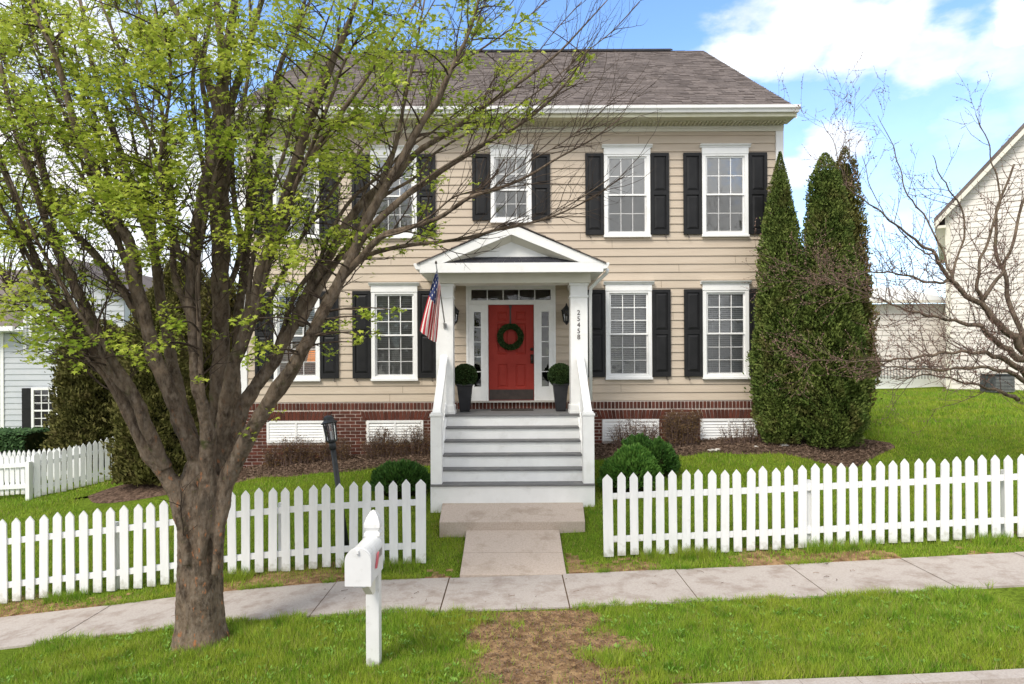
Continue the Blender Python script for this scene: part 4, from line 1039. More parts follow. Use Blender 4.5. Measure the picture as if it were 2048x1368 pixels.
# ------------------------------------------------------------------ lamp post (leaning)
b0=P(698,1105,10.15); t0=P(664,883,10.30); lp=thing('lamp_post','leaning black garden lamp post behind the left picket fence','lamp post',tuple(b0))
MB().tube([b0-Vector((0,0,.2)),b0.lerp(t0,.97)],[.045,.040],12).tube([b0.lerp(t0,.93),b0.lerp(t0,1.0)],[.055,.05],12).build('pole',M['iron'],lp,smooth=True)
ax=(t0-b0).normalized(); ex=Vector((1,0,0)); ex=(ex-ax*ex.dot(ax)).normalized(); ey=ax.cross(ex)
def LP(u,v,w): p=t0+ex*u*.82+ey*v*.82+ax*w; return p
def llathe(prof,n,name,m,mod=None):
    mb=MB().lathe(prof,0,0,n); mb.v=[tuple(LP(*v)) for v in mb.v]; return mb.build(name,m,lp)
llathe([(.05,-.02),(.10,.0),(.105,.02),(.05,.03)],8,'lantern_base',M['iron'])
llathe([(.095,.022),(.115,.27)],8,'lantern_glass',gl)
cg=MB()
for k in range(8):
    t=math.pi/4*k; cg.tube([LP(.098*math.cos(t),.098*math.sin(t),.02),LP(.118*math.cos(t),.118*math.sin(t),.275)],.008,5)
cg.build('lantern_cage',M['iron'],lp)
llathe([(.15,.272),(.155,.285),(.10,.325),(.095,.37),(.06,.395),(.01,.40)],8,'lantern_cap',M['iron'])
llathe([(.02,.03),(.022,.14),(.01,.16)],8,'bulb',M['white'])

# ------------------------------------------------------------------ big maple
TD=7.4
def cr(pts, n):   # Catmull-Rom through rows of numbers
    pts=np.array(pts,float); p=np.vstack([2*pts[0]-pts[1],pts,2*pts[-1]-pts[-2]]); out=[]
    for i in range(1,len(p)-2):
        for t in np.linspace(0,1,n,endpoint=False):
            a,b,c,d=p[i-1],p[i],p[i+1],p[i+2]
            out.append(.5*((2*b)+(-a+c)*t+(2*a-5*b+4*c-d)*t*t+(-a+3*b-3*c+d)*t**3))
    out.append(pts[-1]); return np.array(out)
# limbs: (px, py, width px, D)
LIMBS=[
 [(372,1130,24,7.18),(366,1060,36,7.2),(358,1000,46,7.22),(330,947,44,7.2),(290,894,40,7.1),(256,822,36,7.05),(227,764,33,7.0),(190,708,30,6.95),(145,640,26,6.85),(106,585,22,6.75),(60,490,18,6.65),(30,400,14,6.55),(-10,300,11,6.45),(-50,200,8,6.4)],
 [(330,935,36,7.15),(302,870,38,7.0),(275,807,36,6.9),(241,749,35,6.85),(208,695,33,6.8),(182,640,30,6.8),(155,585,28,6.8),(125,520,25,6.85),(97,455,22,6.85),(60,350,18,6.8),(25,240,14,6.8),(0,130,10,6.8)],
 [(400,930,50,7.35),(367,855,44,7.2),(338,783,41,7.1),(309,710,40,7.05),(290,638,38,7.0),(275,570,36,7.0),(264,503,34,7.0),(235,440,30,6.95),(200,370,28,6.9),(165,290,24,6.85),(138,210,20,6.8),(110,110,16,6.75),(70,20,12,6.7),(60,-60,8,6.7)],
 [(290,650,26,7.1),(261,605,26,7.15),(227,556,24,7.2),(190,508,22,7.25),(140,455,19,7.3),(100,380,16,7.35),(75,290,13,7.4),(30,180,10,7.5),(0,90,8,7.5)],
 [(390,900,44,7.7),(350,760,36,7.9),(330,640,32,8.1),(310,520,28,8.2),(290,430,26,8.2),(250,330,22,8.3),(215,230,18,8.3),(185,130,14,8.4),(160,0,10,8.4)],
 [(402,1120,26,7.13),(408,1040,38,7.14),(418,930,46,7.18),(410,840,38,7.05),(395,770,34,6.95),(387,686,32,6.9),(382,600,31,6.9),(385,517,31,6.9),(396,445,32,6.95),(412,360,33,7.05),(428,290,34,7.2),(438,230,36,7.35)],
 [(432,920,50,7.7),(436,830,46,7.7),(440,740,45,7.65),(441,640,44,7.6),(442,541,44,7.55),(444,450,43,7.5),(444,372,42,7.45),(444,290,40,7.4),(444,220,42,7.4),(446,150,34,7.4),(462,60,26,7.4),(475,-30,18,7.4)],
 [(438,235,30,7.4),(415,160,24,7.4),(390,90,22,7.35),(350,20,18,7.3),(330,-40,14,7.3)],
 [(446,225,30,7.4),(446,140,24,7.5),(438,60,22,7.6),(430,-30,18,7.6)],
 [(452,230,26,7.4),(478,160,22,7.5),(500,80,18,7.6),(525,0,14,7.7),(540,-50,10,7.7)],
 [(440,930,46,7.45),(447,840,42,7.4),(460,760,38,7.3),(483,686,37,7.25),(512,590,35,7.15),(531,517,33,7.1),(555,450,31,7.05),(575,380,29,7.0),(600,300,27,6.95),(632,210,26,6.8),(662,130,20,6.8),(700,40,14,6.75),(725,-40,10,6.7)],
 [(470,900,50,7.6),(470,760,30,7.8),(478,640,28,8.0),(490,520,26,8.1),(500,412,24,8.1),(510,326,22,8.2),(530,252,20,8.2),(545,180,18,8.2),(565,120,15,8.3),(590,60,12,8.3),(620,-30,8,8.3)],
 [(432,1150,24,7.22),(438,1050,38,7.22),(460,950,46,7.25),(512,845,42,7.1),(570,759,40,6.95),(618,677,38,6.85),(660,600,35,6.8),(700,520,31,6.8),(740,430,30,6.8),(790,340,24,6.8),(834,263,20,6.8),(870,205,17,6.8),(903,139,14,6.8),(929,85,11,6.8),(950,30,8,6.8),(962,-20,6,6.8)],
 [(460,920,46,7.5),(475,850,42,7.5),(500,788,40,7.5),(546,725,37,7.5),(580,662,34,7.5),(613,590,31,7.55),(652,525,28,7.6),(680,470,27,7.6),(730,400,24,7.7),(797,345,20,7.7),(834,305,18,7.7),(911,256,15,7.7),(966,215,13,7.7),(1039,165,10,7.7),(1112,110,7,7.7),(1160,60,5,7.7),(1215,0,3,7.7)],
 [(690,520,26,6.85),(740,460,22,6.75),(800,400,20,6.7),(871,350,17,6.65),(966,289,14,6.6),(1039,249,11,6.6),(1094,205,9,6.6),(1141,154,6,6.6),(1175,100,4,6.6)],
 [(650,600,26,6.9),(700,540,22,6.8),(760,475,19,6.6),(820,455,15,6.5),(878,435,13,6.4),(940,395,11,6.35),(1010,372,9,6.3),(1060,350,8,6.3),(1119,314,6,6.25),(1185,278,5,6.2),(1245,234,3,6.2)],
 [(660,590,20,7.1),(720,520,16,7.1),(790,495,13,7.1),(878,484,10,7.1),(945,474,9,7.1),(1002,457,8,7.1),(1086,439,6,7.1),(1167,405,4,7.1),(1250,351,3,7.1)],
 [(575,400,20,7.0),(600,344,18,7.1),(640,285,15,7.2),(673,238,14,7.3),(739,146,11,7.4),(790,70,8,7.5),(834,0,6,7.6)],
 [(560,470,24,7.1),(581,356,22,7.3),(603,276,20,7.4),(633,197,18,7.5),(664,129,15,7.6),(695,60,11,7.7),(720,-20,8,7.7)],
 [(700,500,20,7.3),(740,420,18,7.5),(783,314,15,7.6),(800,250,12,7.7),(812,190,10,7.7),(830,110,7,7.7),(849,0,5,7.7)],
 [(600,650,22,7.3),(650,560,18,7.6),(710,470,16,7.9),(745,390,14,8.1),(800,320,12,8.2),(850,240,10,8.3),(880,150,8,8.4),(960,100,6,8.4),(1060,30,4,8.4),(1100,-10,3,8.4)],
 [(110,430,14,6.9),(85,350,12,7.0),(55,250,10,7.1),(20,150,8,7.2),(-20,60,6,7.2)],
 [(262,560,20,7.2),(230,450,17,7.4),(215,350,15,7.6),(185,250,13,7.7),(150,150,11,7.8),(100,60,9,7.9),(80,-20,6,8)],
 [(310,520,18,8.2),(345,430,16,8.2),(335,330,14,8.1),(325,230,12,8.1),(300,130,10,8.1),(280,30,8,8.1),(265,-40,6,8.1)],
 [(385,640,20,7.2),(350,560,18,7.3),(345,470,16,7.4),(340,390,15,7.5),(310,300,13,7.5),(270,200,11,7.6),(240,100,9,7.6),(200,0,7,7.6)],
 [(380,560,18,7.0),(350,480,16,6.9),(330,400,14,6.8),(320,320,12,6.7),(335,220,10,6.6),(340,120,9,6.5),(310,20,7,6.5)],
 [(180,640,18,6.9),(110,590,15,6.7),(60,520,12,6.6),(20,440,10,6.5),(-30,370,8,6.4)],
 [(235,760,18,7.2),(170,700,14,7.3),(110,655,10,7.4),(60,610,8,7.5),(10,570,6,7.5)],
 [(520,640,18,7.4),(560,560,15,7.7),(600,480,13,8.0),(640,420,11,8.2),(700,330,9,8.4),(760,250,7,8.5),(800,160,5,8.6)],
 [(446,480,18,7.7),(420,400,15,8.0),(400,300,13,8.2),(385,200,12,8.3),(390,100,10,8.4),(400,0,8,8.4)],
 [(450,600,18,7.7),(480,500,16,8.0),(470,400,14,8.2),(465,300,12,8.4),(490,200,10,8.4),(500,100,9,8.5),(500,0,7,8.5)],
]
troot=thing('maple_tree','large multi-stemmed street maple with fresh yellow-green leaves, orange-flecked trunk in the verge','tree',tuple(P(402,1285,TD)))
core=MB(); thin=MB(); SEG=[]   # SEG: (point, tangent, radius)
# trunk with root flare and vertical flutes
tb=P(400,1285,TD); tz=tb.z
tr=[]; TP=[(400,1310,128),(401,1285,112),(400,1250,97),(399,1200,91),(400,1120,89),(402,1050,92),(405,1000,97),(410,960,100),(414,925,84),(420,900,52)]
vs=[];n=40
for (px,py,w) in TP:
    p=P(px,py,TD); r=w/2*TD/F*.93
    for k in range(n):
        a=2*math.pi*k/n; h=(py-860)/425
        fl_=1+.045*math.sin(a*4+1.2+py*.004)+.03*math.sin(a*7+py*.01)+ (.10*max(0,math.sin(a*5))*max(0,(py-1240)/60))
        vs.append((p.x+r*fl_*math.cos(a),p.y+r*.92*fl_*math.sin(a),p.z))
fs=[(i*n+k,i*n+(k+1)%n,(i+1)*n+(k+1)%n,(i+1)*n+k) for i in range(len(TP)-1) for k in range(n)]
fs=[f[::-1] for f in fs]+[tuple(range(n)),tuple((len(TP)-1)*n+k for k in range(n-1,-1,-1))]
core.add(vs,fs)
rr_=random.Random(5); extra=[]
for L_ in LIMBS:
    for q in range(2 if L_[0][2]>=30 else 1):
        k0=rr_.choice([1,2,3]); 
        if len(L_)-k0<4: continue
        sx_=rr_.uniform(-1,1); sD=rr_.uniform(-.7,.7); m_=len(L_)-k0
        extra.append([(a[0]+sx_*75*(i/m_)**.8+rr_.uniform(-5,5),a[1]+rr_.uniform(-8,8)*min(i,1),max(3,a[2]*.50*(1-.3*i/m_)),a[3]+sD*(i/m_)) for i,a in enumerate(L_[k0:])])
LIMBS+=extra
for li,L_ in enumerate(LIMBS):
    a=cr(L_,5); pts=[]; rad=[]
    for i,(px,py,w,D) in enumerate(a):
        t=i/len(a); wob=(w*.05)*math.sin(i*1.3+li*2)+ (w*.07)*math.sin(i*.6+li)
        p=P(px+wob*.6,py,D); pts.append(p); rad.append(max(.004,w*.5*D/F*(.68 if w<40 else .74)*(1+.06*math.sin(i*2.1+li))))
    big=[i for i,r in enumerate(rad) if r>.045]
    k=(big[-1]+1) if big else 0
    if k>=3:
        core.tube(pts[:k+1],rad[:k+1],12)
        if k<len(pts)-2: thin.tube(pts[k-1:],rad[k-1:],8)
    else: thin.tube(pts,rad,8)
    for i in range(3,len(pts)-1): SEG.append((pts[i],(pts[i+1]-pts[i-1]).normalized(),rad[i],li))
trunk=core.build('trunk',M['bark'],troot)
rm=trunk.modifiers.new('r','REMESH'); rm.mode='VOXEL'; rm.voxel_size=.014; rm.use_smooth_shade=True
sm=trunk.modifiers.new('s','SMOOTH'); sm.factor=.5; sm.iterations=3
tx=bpy.data.textures.new('barkdisp','CLOUDS'); tx.noise_scale=.05; tx.noise_depth=5
dp=trunk.modifiers.new('d','DISPLACE'); dp.texture=tx; dp.strength=.016; dp.texture_coords='LOCAL'
thin.build('limbs',M['bark'],troot,smooth=True)
# twigs
tw=MB()
SP=np.array([s[0] for s in SEG]); SR=np.array([s[2] for s in SEG])
def rnd(a,b): return random.uniform(a,b)
def curve(p0,d0,L,n,up,wig):
    pts=[Vector(p0)]; d=Vector(d0).normalized()
    for i in range(n):
        d=(d+Vector((rnd(-wig,wig),rnd(-wig,wig),rnd(-wig,wig)+up))).normalized(); pts.append(pts[-1]+d*(L/n))
    return pts
ENDS=[]
def twig(p0,d0,L,r,lvl):
    n=max(3,int(L/.09)); pts=curve(p0,d0,L,n,.04,.22)
    tw.tube(pts,[r*(1-.75*i/n) for i in range(n+1)],4 if lvl else 5,cap=False)
    if lvl<2:
        for i in range(1,n):
            if random.random()<(.55 if lvl==0 else .4):
                t=(pts[i]-pts[i-1]).normalized(); s=Vector((rnd(-1,1),rnd(-1,1),rnd(-1,1)))
                s=(s-t*s.dot(t)).normalized(); d=(t*.8+s*.65).normalized()
                twig(pts[i],d,L*rnd(.25,.55)*(1-i/n*.5),r*.55,lvl+1)
    ENDS.append(pts[-1])
for (p,t,r,li) in SEG:
    if r>.06: continue
    k=2 if r<.03 else 1
    for _ in range(k):
        if random.random()<(.28 if p.x<-2.2 else .15):
            s=Vector((rnd(-1,1),rnd(-1,1)*.8,rnd(-.3,1))); s=(s-t*s.dot(t)).normalized()
            twig(p,(t*.8+s*.62),rnd(.35,1.1),min(r*.35,.009),0)
# right-hand bare end sprays
for (p,t,r,li) in SEG:
    if p.x>-.6 and r<.03:
        for _ in range(1 if random.random()<.5 else 0):
            s=Vector((rnd(-.3,1),rnd(-1,1),rnd(-.4,1))); s=(s-t*s.dot(t)).normalized(); twig(p,(t*.9+s*.5),rnd(.3,.9),.0045,1)
# leaf clusters: density over the crown, each one carried by a twig from the nearest limb
CL=[]
def dens(px,py):
    if px<520:
        lim=700+ (40*math.sin(px*.02))
        d=1.0
        if py>360: d*=max(0.06,1-(py-360)/210) if px>140 else max(.2,1-(py-360)/420)
        if 370<px<520 and py>170: d*=.25
        if py<60: d*=.75
        return d
    if px<760: return .62 if py<330 else (.30 if py<520 else .06)
    if px<960: return .40 if py<270 else (.10 if py<400 else .0)
    if px<1080: return .16 if 60<py<260 else 0
    return 0
tries=0
while len(CL)<470 and tries<60000:
    tries+=1; px=rnd(-60,1100); py=rnd(-70,720); 
    n_=.5+.5*math.sin(px*.021+1.5*math.sin(py*.013))*math.sin(py*.031+1.2*math.sin(px*.017))
    if random.random()<dens(px,py)*(.30+.85*n_)*.5: CL.append((px,py,rnd(5.9,9.0),rnd(.13,.25)))
for (px,py,r) in [(1170,110,.11),(1160,150,.12),(1135,165,.09),(1090,160,.09),(1010,170,.13),(1060,40,.12),(1020,80,.14),(1060,90,.08),(960,60,.16),(1010,15,.1),(940,120,.14),(985,235,.13),(1005,265,.12),(900,150,.14),(860,110,.14),(880,60,.12),(1010,235,.1),(1090,200,.07),
  (730,625,.10),(745,635,.10),(790,620,.10),(690,645,.11),(665,655,.10),(715,672,.09),(748,668,.08),(716,685,.06),(860,462,.14),(835,475,.15),(870,480,.10),(800,500,.12),(850,410,.09),(840,430,.1),(680,470,.14),(560,470,.2),(590,520,.16),(560,560,.18),(530,500,.18),(545,610,.14),(520,690,.14),(500,720,.12),(545,700,.10),(490,640,.12),
  (330,620,.13),(350,650,.13),(315,690,.13),(280,720,.12),(230,680,.16),(255,700,.12),(120,670,.16),(160,690,.15),(80,650,.14),(130,640,.14),(90,720,.12),(150,735,.1),(280,500,.14),(470,470,.14),(500,430,.15),(540,420,.15),(580,580,.12),(400,760,.07)]:
    CL.append((px,py,rnd(6.0,6.8) if px<600 else rnd(6.3,7.2),r*.95))
LV=[]; cent=[]
for (px,py,D,R_) in CL:
    c=P(px,py,D); q=np.array(c)-SP; dist=np.sqrt((q**2).sum(1)); below=np.where(SP[:,2]<c.z+.05,0,.6); j=int(np.argmin(dist+below+SR*2))
    s=SEG[j][0]; d=c-s; L_=d.length
    if L_>.12:
        m1=s+d*.45+SEG[j][1]*L_*.18+Vector((rnd(-1,1),rnd(-1,1),rnd(-1,0)))*L_*.08
        pts=[s*(1-t)**2+m1*2*t*(1-t)+c*t*t for t in np.linspace(0,1,7)]
        tw.tube(pts,[min(.010,SR[j]*.6)*(1-.7*t)+.0015 for t in np.linspace(0,1,7)],5,cap=False)
    k=int(74*(R_/.17)**1.6*rnd(.7,1.2))
    cc=RNG.normal(size=(k,3))*np.array([R_*.48,R_*.48,R_*.27])+np.array(c)
    # a few layered tiers
    cc[:,2]+=np.round(RNG.normal(size=k)*.8)*R_*.22; cent.append(cc)
    for _ in range(3):
        e_=c+Vector((rnd(-1,1),rnd(-1,1),rnd(-.3,.7)))*R_*.9; tw.tube([c,c.lerp(e_,.5)+Vector((0,0,.01)),e_],[.003,.0025,.0015],4,cap=False)
for e_ in ENDS:
    if e_.x<-2.0 and random.random()<.13 or (e_.x<-.2 and random.random()<.06):
        k=random.randint(5,12); cent.append(RNG.normal(size=(k,3))*.045+np.array(e_))
cc=np.concatenate(cent); k=len(cc)
# maple leaf: 5-lobed outline, 10 vertices, slightly tilted
ang=np.array([-90,-45,-20,5,30,55,90,125,150,175,200,225])
rd=np.array([.30,.55,.95,.50,1.0,.52,1.12,.52,1.0,.50,.95,.55])
d=dirs(k)*.75+np.array([0,-.15,1.0]); d/=np.linalg.norm(d,axis=1)[:,None]
a=np.cross(d,dirs(k)); a/=np.linalg.norm(a,axis=1)[:,None]+1e-9; b=np.cross(d,a); s=(.0275*RNG.uniform(.5,1.45,k))
V=np.zeros((k,12,3),np.float32)
for i in range(12):
    x_=math.cos(math.radians(ang[i]))*rd[i]; y_=math.sin(math.radians(ang[i]))*rd[i]
    V[:,i]=cc+(a*x_+b*y_ - d*(.25*rd[i]**2))*s[:,None]
npmesh('leaves',V.reshape(-1,3),12,M['leaf'],troot)
tw.build('twigs',M['twig'],troot,smooth=True)
print('maple leaves',k,'clusters',len(CL))

# ------------------------------------------------------------------ bare tree on the right
BD=11.5
BL=[
 [(2110,960,80,11.5),(2095,860,48,11.5),(2080,780,44,11.5),(2050,700,36,11.5),(2010,660,30,11.4),(1960,610,24,11.3),(1900,560,18,11.2),(1870,510,15,11.1),(1830,480,11,11),(1780,440,8,10.9),(1730,400,6,10.8),(1695,375,5,10.8),(1680,330,4,10.7),(1665,280,2.5,10.7),(1640,240,1.6,10.7)],
 [(1962,605,20,11.3),(1955,560,14,11.2),(1965,510,12,11.2),(1990,440,10,11.2),(2000,380,8,11.2),(1985,330,6,11.2),(1975,280,5,11.2),(1950,230,3,11.2)],
 [(1965,600,20,11.3),(2000,550,15,11.4),(2020,500,13,11.5),(2045,410,11,11.6),(2060,330,8,11.6)],
 [(2050,720,34,11.4),(2000,690,24,11.3),(1960,655,20,11.1),(1900,640,14,11),(1850,630,11,10.9),(1800,615,8,10.8),(1750,595,6,10.7),(1700,575,4,10.6),(1650,555,3,10.6),(1580,530,2,10.5),(1500,500,1.5,10.5)],
 [(2070,760,34,11.4),(2010,720,24,11.1),(1960,705,16,10.9),(1900,705,13,10.8),(1850,712,11,10.7),(1780,720,9,10.6),(1700,722,5,10.5),(1630,720,3,10.4),(1600,735,2,10.4)],
 [(1900,562,14,11.2),(1860,565,10,11.2),(1800,548,8,11.1),(1740,545,6,11),(1680,562,4,11),(1640,570,2.5,11)],
 [(1905,560,14,11.2),(1895,530,10,11.4),(1870,470,8,11.5),(1840,420,7,11.6),(1815,390,6,11.6),(1800,340,5,11.6),(1785,290,3.5,11.6),(1755,230,2,11.6)],
 [(1900,558,12,11.2),(1920,500,9,11.3),(1930,440,8,11.3),(1900,380,6,11.2),(1880,350,5,11.2),(1865,310,3,11.2)],
 [(1870,510,10,11.1),(1840,500,6,11),(1800,460,5,11),(1770,430,4,10.9),(1740,370,3.5,10.9),(1725,310,2.5,10.9)],
 [(2080,740,30,11.6),(2030,640,22,11.8),(2010,560,18,11.9),(1990,480,14,12),(2000,400,11,12),(2030,330,9,12)],
 [(2090,800,30,11.3),(2030,750,20,11.0),(1960,735,14,10.8),(1880,740,10,10.6),(1800,735,7,10.5),(1750,730,4,10.4)],
 [(2040,800,20,11.4),(1990,780,14,11.3),(1930,765,10,11.2),(1860,750,7,11.1),(1790,760,4,11)],
]
bt=thing('bare_tree','leafless spreading tree with reddish twigs and buds, before the gabled house','tree',(P(2110,960,BD).x,BD,gz(P(2110,960,BD).x,BD)))
bw_=MB(); bt_=MB(); bseg=[]
for li,L_ in enumerate(BL):
    a=cr(L_,5); pts=[P(px+ (w*.12+1)*math.sin(i*1.1+li),py+(w*.10+1)*math.sin(i*1.7+li*2),D) for i,(px,py,w,D) in enumerate(a)]; rad=[max(.0025,w*.5*D/F*.45) for (px,py,w,D) in a]
    bw_.tube(pts,rad,9 if li==0 else 7)
    for i in range(4,len(pts)-1): bseg.append((pts[i],(pts[i+1]-pts[i-1]).normalized(),rad[i]))
p=P(2110,960,BD); bw_.tube([Vector((p.x+.05,BD,gz(p.x,BD)-.2)),Vector((p.x+.02,BD,p.z+.02)),p],[.27,.23,.21],12)
bw_.build('trunk',M['bark'],bt,smooth=True)
bud=[]
def btwig(p0,d0,L,r,lvl):
    n=max(4,int(L/.10)); pts=curve(p0,d0,L,n,.06,.20)
    bt_.tube(pts,[max(.0015,r*(1-.75*i/n)) for i in range(n+1)],4,cap=False)
    for i in range(1,n+1):
        for _ in range(2 if lvl else 1): 
            t=rnd(0,1); bud.append(pts[i-1].lerp(pts[i],t)+Vector((rnd(-1,1),rnd(-1,1),rnd(-1,1)))*.008)
    if lvl<2:
        for i in range(1,n):
            if random.random()<.5:
                t=(pts[i]-pts[i-1]).normalized(); s=Vector((rnd(-1,1),rnd(-1,1),rnd(-.7,1))); s=(s-t*s.dot(t)).normalized()
                btwig(pts[i],(t*.7+s*.75),L*rnd(.3,.6),r*.6,lvl+1)
for (p,t,r) in bseg:
    low=p.z<P(0,540,11).z
    for _ in range(2 if low else 1):
        if random.random()<(.78 if low else .42):
            s=Vector((rnd(-1,1),rnd(-1,1),rnd(-.5,1) if low else rnd(0,1))); s=(s-t*s.dot(t)).normalized()
            btwig(p,(t*.6+s*.8+Vector((0,0,.25 if not low else 0))),rnd(.35,1.0),min(.007,r*.5),0 if random.random()<.6 else 1)
    if r<.02:
        for _ in range(2): bud.append(p+Vector((rnd(-1,1),rnd(-1,1),rnd(-1,1)))*r)
bt_.build('twigs',M['twig_red'],bt)
bc=np.array([tuple(b) for b in bud]); npmesh('buds',leafquads(bc,dirs(len(bc)),.010,.7),4,M['bud'],bt)
print('buds',len(bc))

# ------------------------------------------------------------------ winter shrubs against the brick
def twiggy(label,x0,x1,y,h,nst,m,nleaf,group='bare winter shrubs along the foundation',lsize=.012,shape='mound'):
    xc=(x0+x1)/2; z0=gz(xc,y); root=thing('bare_shrub',label,'shrub',(xc,y,z0),group); st=MB(); lv=[]
    for _ in range(nst):
        bx=rnd(x0,x1); u=abs((bx-xc)/((x1-x0)/2+1e-6)); hh=h*rnd(.55,1.05)*(1-.35*u*u if shape=='mound' else 1)
        base=Vector((xc+(bx-xc)*.75,y+rnd(-.12,.12),gz(bx,y)-.02)); top=Vector((bx,y+rnd(-.16,.16),gz(bx,y)+hh)); mid=base.lerp(top,.5)+Vector((rnd(-.08,.08),rnd(-.06,.06),rnd(0,.05)))
        pts=[base*(1-t)**2+mid*2*t*(1-t)+top*t*t for t in np.linspace(0,1,6)]; st.tube(pts,[.006*(1-.7*t) for t in np.linspace(0,1,6)],4,cap=False)
        for i in range(1,6):
            for __ in range(2):
                e_=pts[i]+Vector((rnd(-1,1),rnd(-.7,.7),rnd(-.2,1)))*rnd(.05,.14); st.tube([pts[i],e_],[.003,.0012],3,cap=False); lv.append(e_); lv.append(pts[i].lerp(e_,.5))
    st.build('twigs',M['twig_red'],root)
    if nleaf:
        idx=RNG.integers(0,len(lv),nleaf); c=np.array([tuple(lv[i]) for i in idx])+RNG.normal(size=(nleaf,3))*.02
        npmesh('leaves',leafquads(c,dirs(nleaf),lsize,.6),4,m,root)
Yb=13.72
twiggy('brown twiggy barberry under the left vent, nearest the big tree',-5.0,-3.9,Yb,.56,150,M['barberry'],4200)
twiggy('brown twiggy barberry just left of the leaning lamp lantern',-3.9,-3.25,Yb,.50,90,M['barberry'],2600)
twiggy('olive-brown twiggy barberry right of the leaning lamp lantern',-3.0,-2.3,Yb,.60,100,M['barberry'],2800)
twiggy('brown twiggy barberry behind the round green shrub left of the steps',-2.3,-1.62,Yb,.56,90,M['barberry'],2500)
twiggy('bare pinkish shrub hiding the vent right of the steps',1.95,2.95,Yb,.62,110,M['barberry'],1300)
twiggy('dense brown boxy barberry between the two right-hand vents',3.05,3.75,Yb,.66,260,M['barberry'],9000,shape='box')
twiggy('loose bare shrub in front of the vent nearest the arborvitae',4.15,5.1,13.6,.50,60,M['barberry'],600)
# a few pale stones on the bed
for i,(px,py,s_) in enumerate([(1434,907,.05),(1424,897,.04),(1568,890,.07),(1512,899,.04),(1420,915,.035)]):
    p=P(px,py,13.3); z=gz(p.x,13.3)+.04
    bm_=bpy.data.meshes.new('rock'); import bmesh; b2=bmesh.new(); bmesh.ops.create_icosphere(b2,subdivisions=2,radius=s_)
    for v in b2.verts: v.co=Vector((v.co.x*1.4,v.co.y,v.co.z*.6))*(1+.25*math.sin(v.co.x*60+i)*math.sin(v.co.z*70))
    b2.to_mesh(bm_); b2.free(); bm_.materials.append(M['stone']); o=bpy.data.objects.new('rock',bm_); COL.objects.link(o); o.location=(p.x,13.3,z)
    tag(o,['small pale stone on mulch, lower of two near the loose bare shrub','small pale stone on mulch, upper of two near the loose bare shrub','flat white stone at the foot of the slender arborvitae','small pale stone on mulch between bare shrub and slender arborvitae','tiny pale stone at the grass edge of the right mulch bed'][i],'stone','pale stones in the right mulch bed')
# clipped hedge of the left neighbour
hx0,hx1,hy=-19.0,-12.2,17.6; n=26000
hr_=thing('clipped_hedge','low dark clipped hedge below the left neighbour\'s window','hedge',((hx0+hx1)/2,hy,gz((hx0+hx1)/2,hy)))
x=RNG.uniform(hx0,hx1,n); z_t=1.22; t=RNG.random(n); top=t<.35
z=np.where(top,z_t+RNG.normal(size=n)*.02,RNG.uniform(-.6,z_t,n)); y=np.where(top,RNG.uniform(hy-.5,hy+.5,n),hy-.5+RNG.normal(size=n)*.03)
npmesh('foliage',leafquads(np.stack([x,y,z],-1),np.tile([0,-.5,.7],(n,1)),.04,.6),4,M['hedge'],hr_)
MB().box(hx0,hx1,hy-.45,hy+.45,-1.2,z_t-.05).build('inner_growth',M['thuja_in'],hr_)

# ------------------------------------------------------------------ neighbours
def lapwall(mb,x0,x1,y,z0,z1,c,hole=None):
    z=z0
    while z<z1:
        zn=min(z+c,z1); ivs=[(x0,x1)]
        if hole:
            for (a,b_,p,q) in hole:
                if z<q and zn>p: 
                    ivs=[s for iv in ivs for s in ([(iv[0],a),(b_,iv[1])] if iv[0]<a and iv[1]>b_ else [iv])]
        for a,b_ in ivs: mb.add([(a,y-.03,z),(b_,y-.03,z),(b_,y-.008,zn),(a,y-.008,zn),(a,y,z),(b_,y,z)],[(0,1,2,3),(4,5,1,0)])
        z=zn
def simple_window(par,xc,z0,z1,w,y,cols,rows,depth=.03):
    mb=MB(); c=.09
    mb.box(xc-w/2,xc-w/2+c,y-.07,y,z0,z1); mb.box(xc+w/2-c,xc+w/2,y-.07,y,z0,z1); mb.box(xc-w/2+c,xc+w/2-c,y-.07,y,z0,z0+c); mb.box(xc-w/2+c,xc+w/2-c,y-.07,y,z1-c,z1); mb.box(xc-w/2+c,xc+w/2-c,y-.06,y,(z0+z1)/2-.03,(z0+z1)/2+.03)
    win=mb.build('window',M['white'],par)
    mu=MB()
    for i in range(1,cols): xx=xc-w/2+c+(w-2*c)*i/cols; mu.box(xx-.014,xx+.014,y-.045,y-.03,z0+c,z1-c)
    for i in range(1,rows): 
        zz=z0+(z1-z0)*i/rows; mu.box(xc-w/2+c,xc+w/2-c,y-.044,y-.031,zz-.014,zz+.014)
    mu.build('muntin',M['white'],win)
    MB().add([(xc-w/2+c,y-.025,z0+c),(xc+w/2-c,y-.025,z0+c),(xc+w/2-c,y-.025,z1-c),(xc-w/2+c,y-.025,z1-c)],[(0,1,2,3)]).build('glass',M['glass'],win)
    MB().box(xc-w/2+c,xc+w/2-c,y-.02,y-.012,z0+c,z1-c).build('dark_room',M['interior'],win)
    return win
NY=25.0
def nz(py,D=NY): return HC-(py-CV)*D/F
def nx(px,D=NY): return (px-CU)*D/F
nl=thing('neighbour_house','pale blue-white clapboard neighbour house with grey roof, left of the evergreens','house',(nx(40),NY,0))
w=MB(); xa,xb=nx(-330),nx(250); wz0=-1.2
lapwall(w,xa,nx(52),NY,wz0,nz(655),.21); lapwall(w,nx(52)+.001,xb,NY-.02,wz0,nz(585),.21)
w.box(xa,nx(52),NY,NY+7,wz0,nz(655)-.002); w.box(nx(52)+.002,xb,NY+.001,NY+8,wz0,nz(585)-.002)
w.build('wall',M['nsiding'],nl)
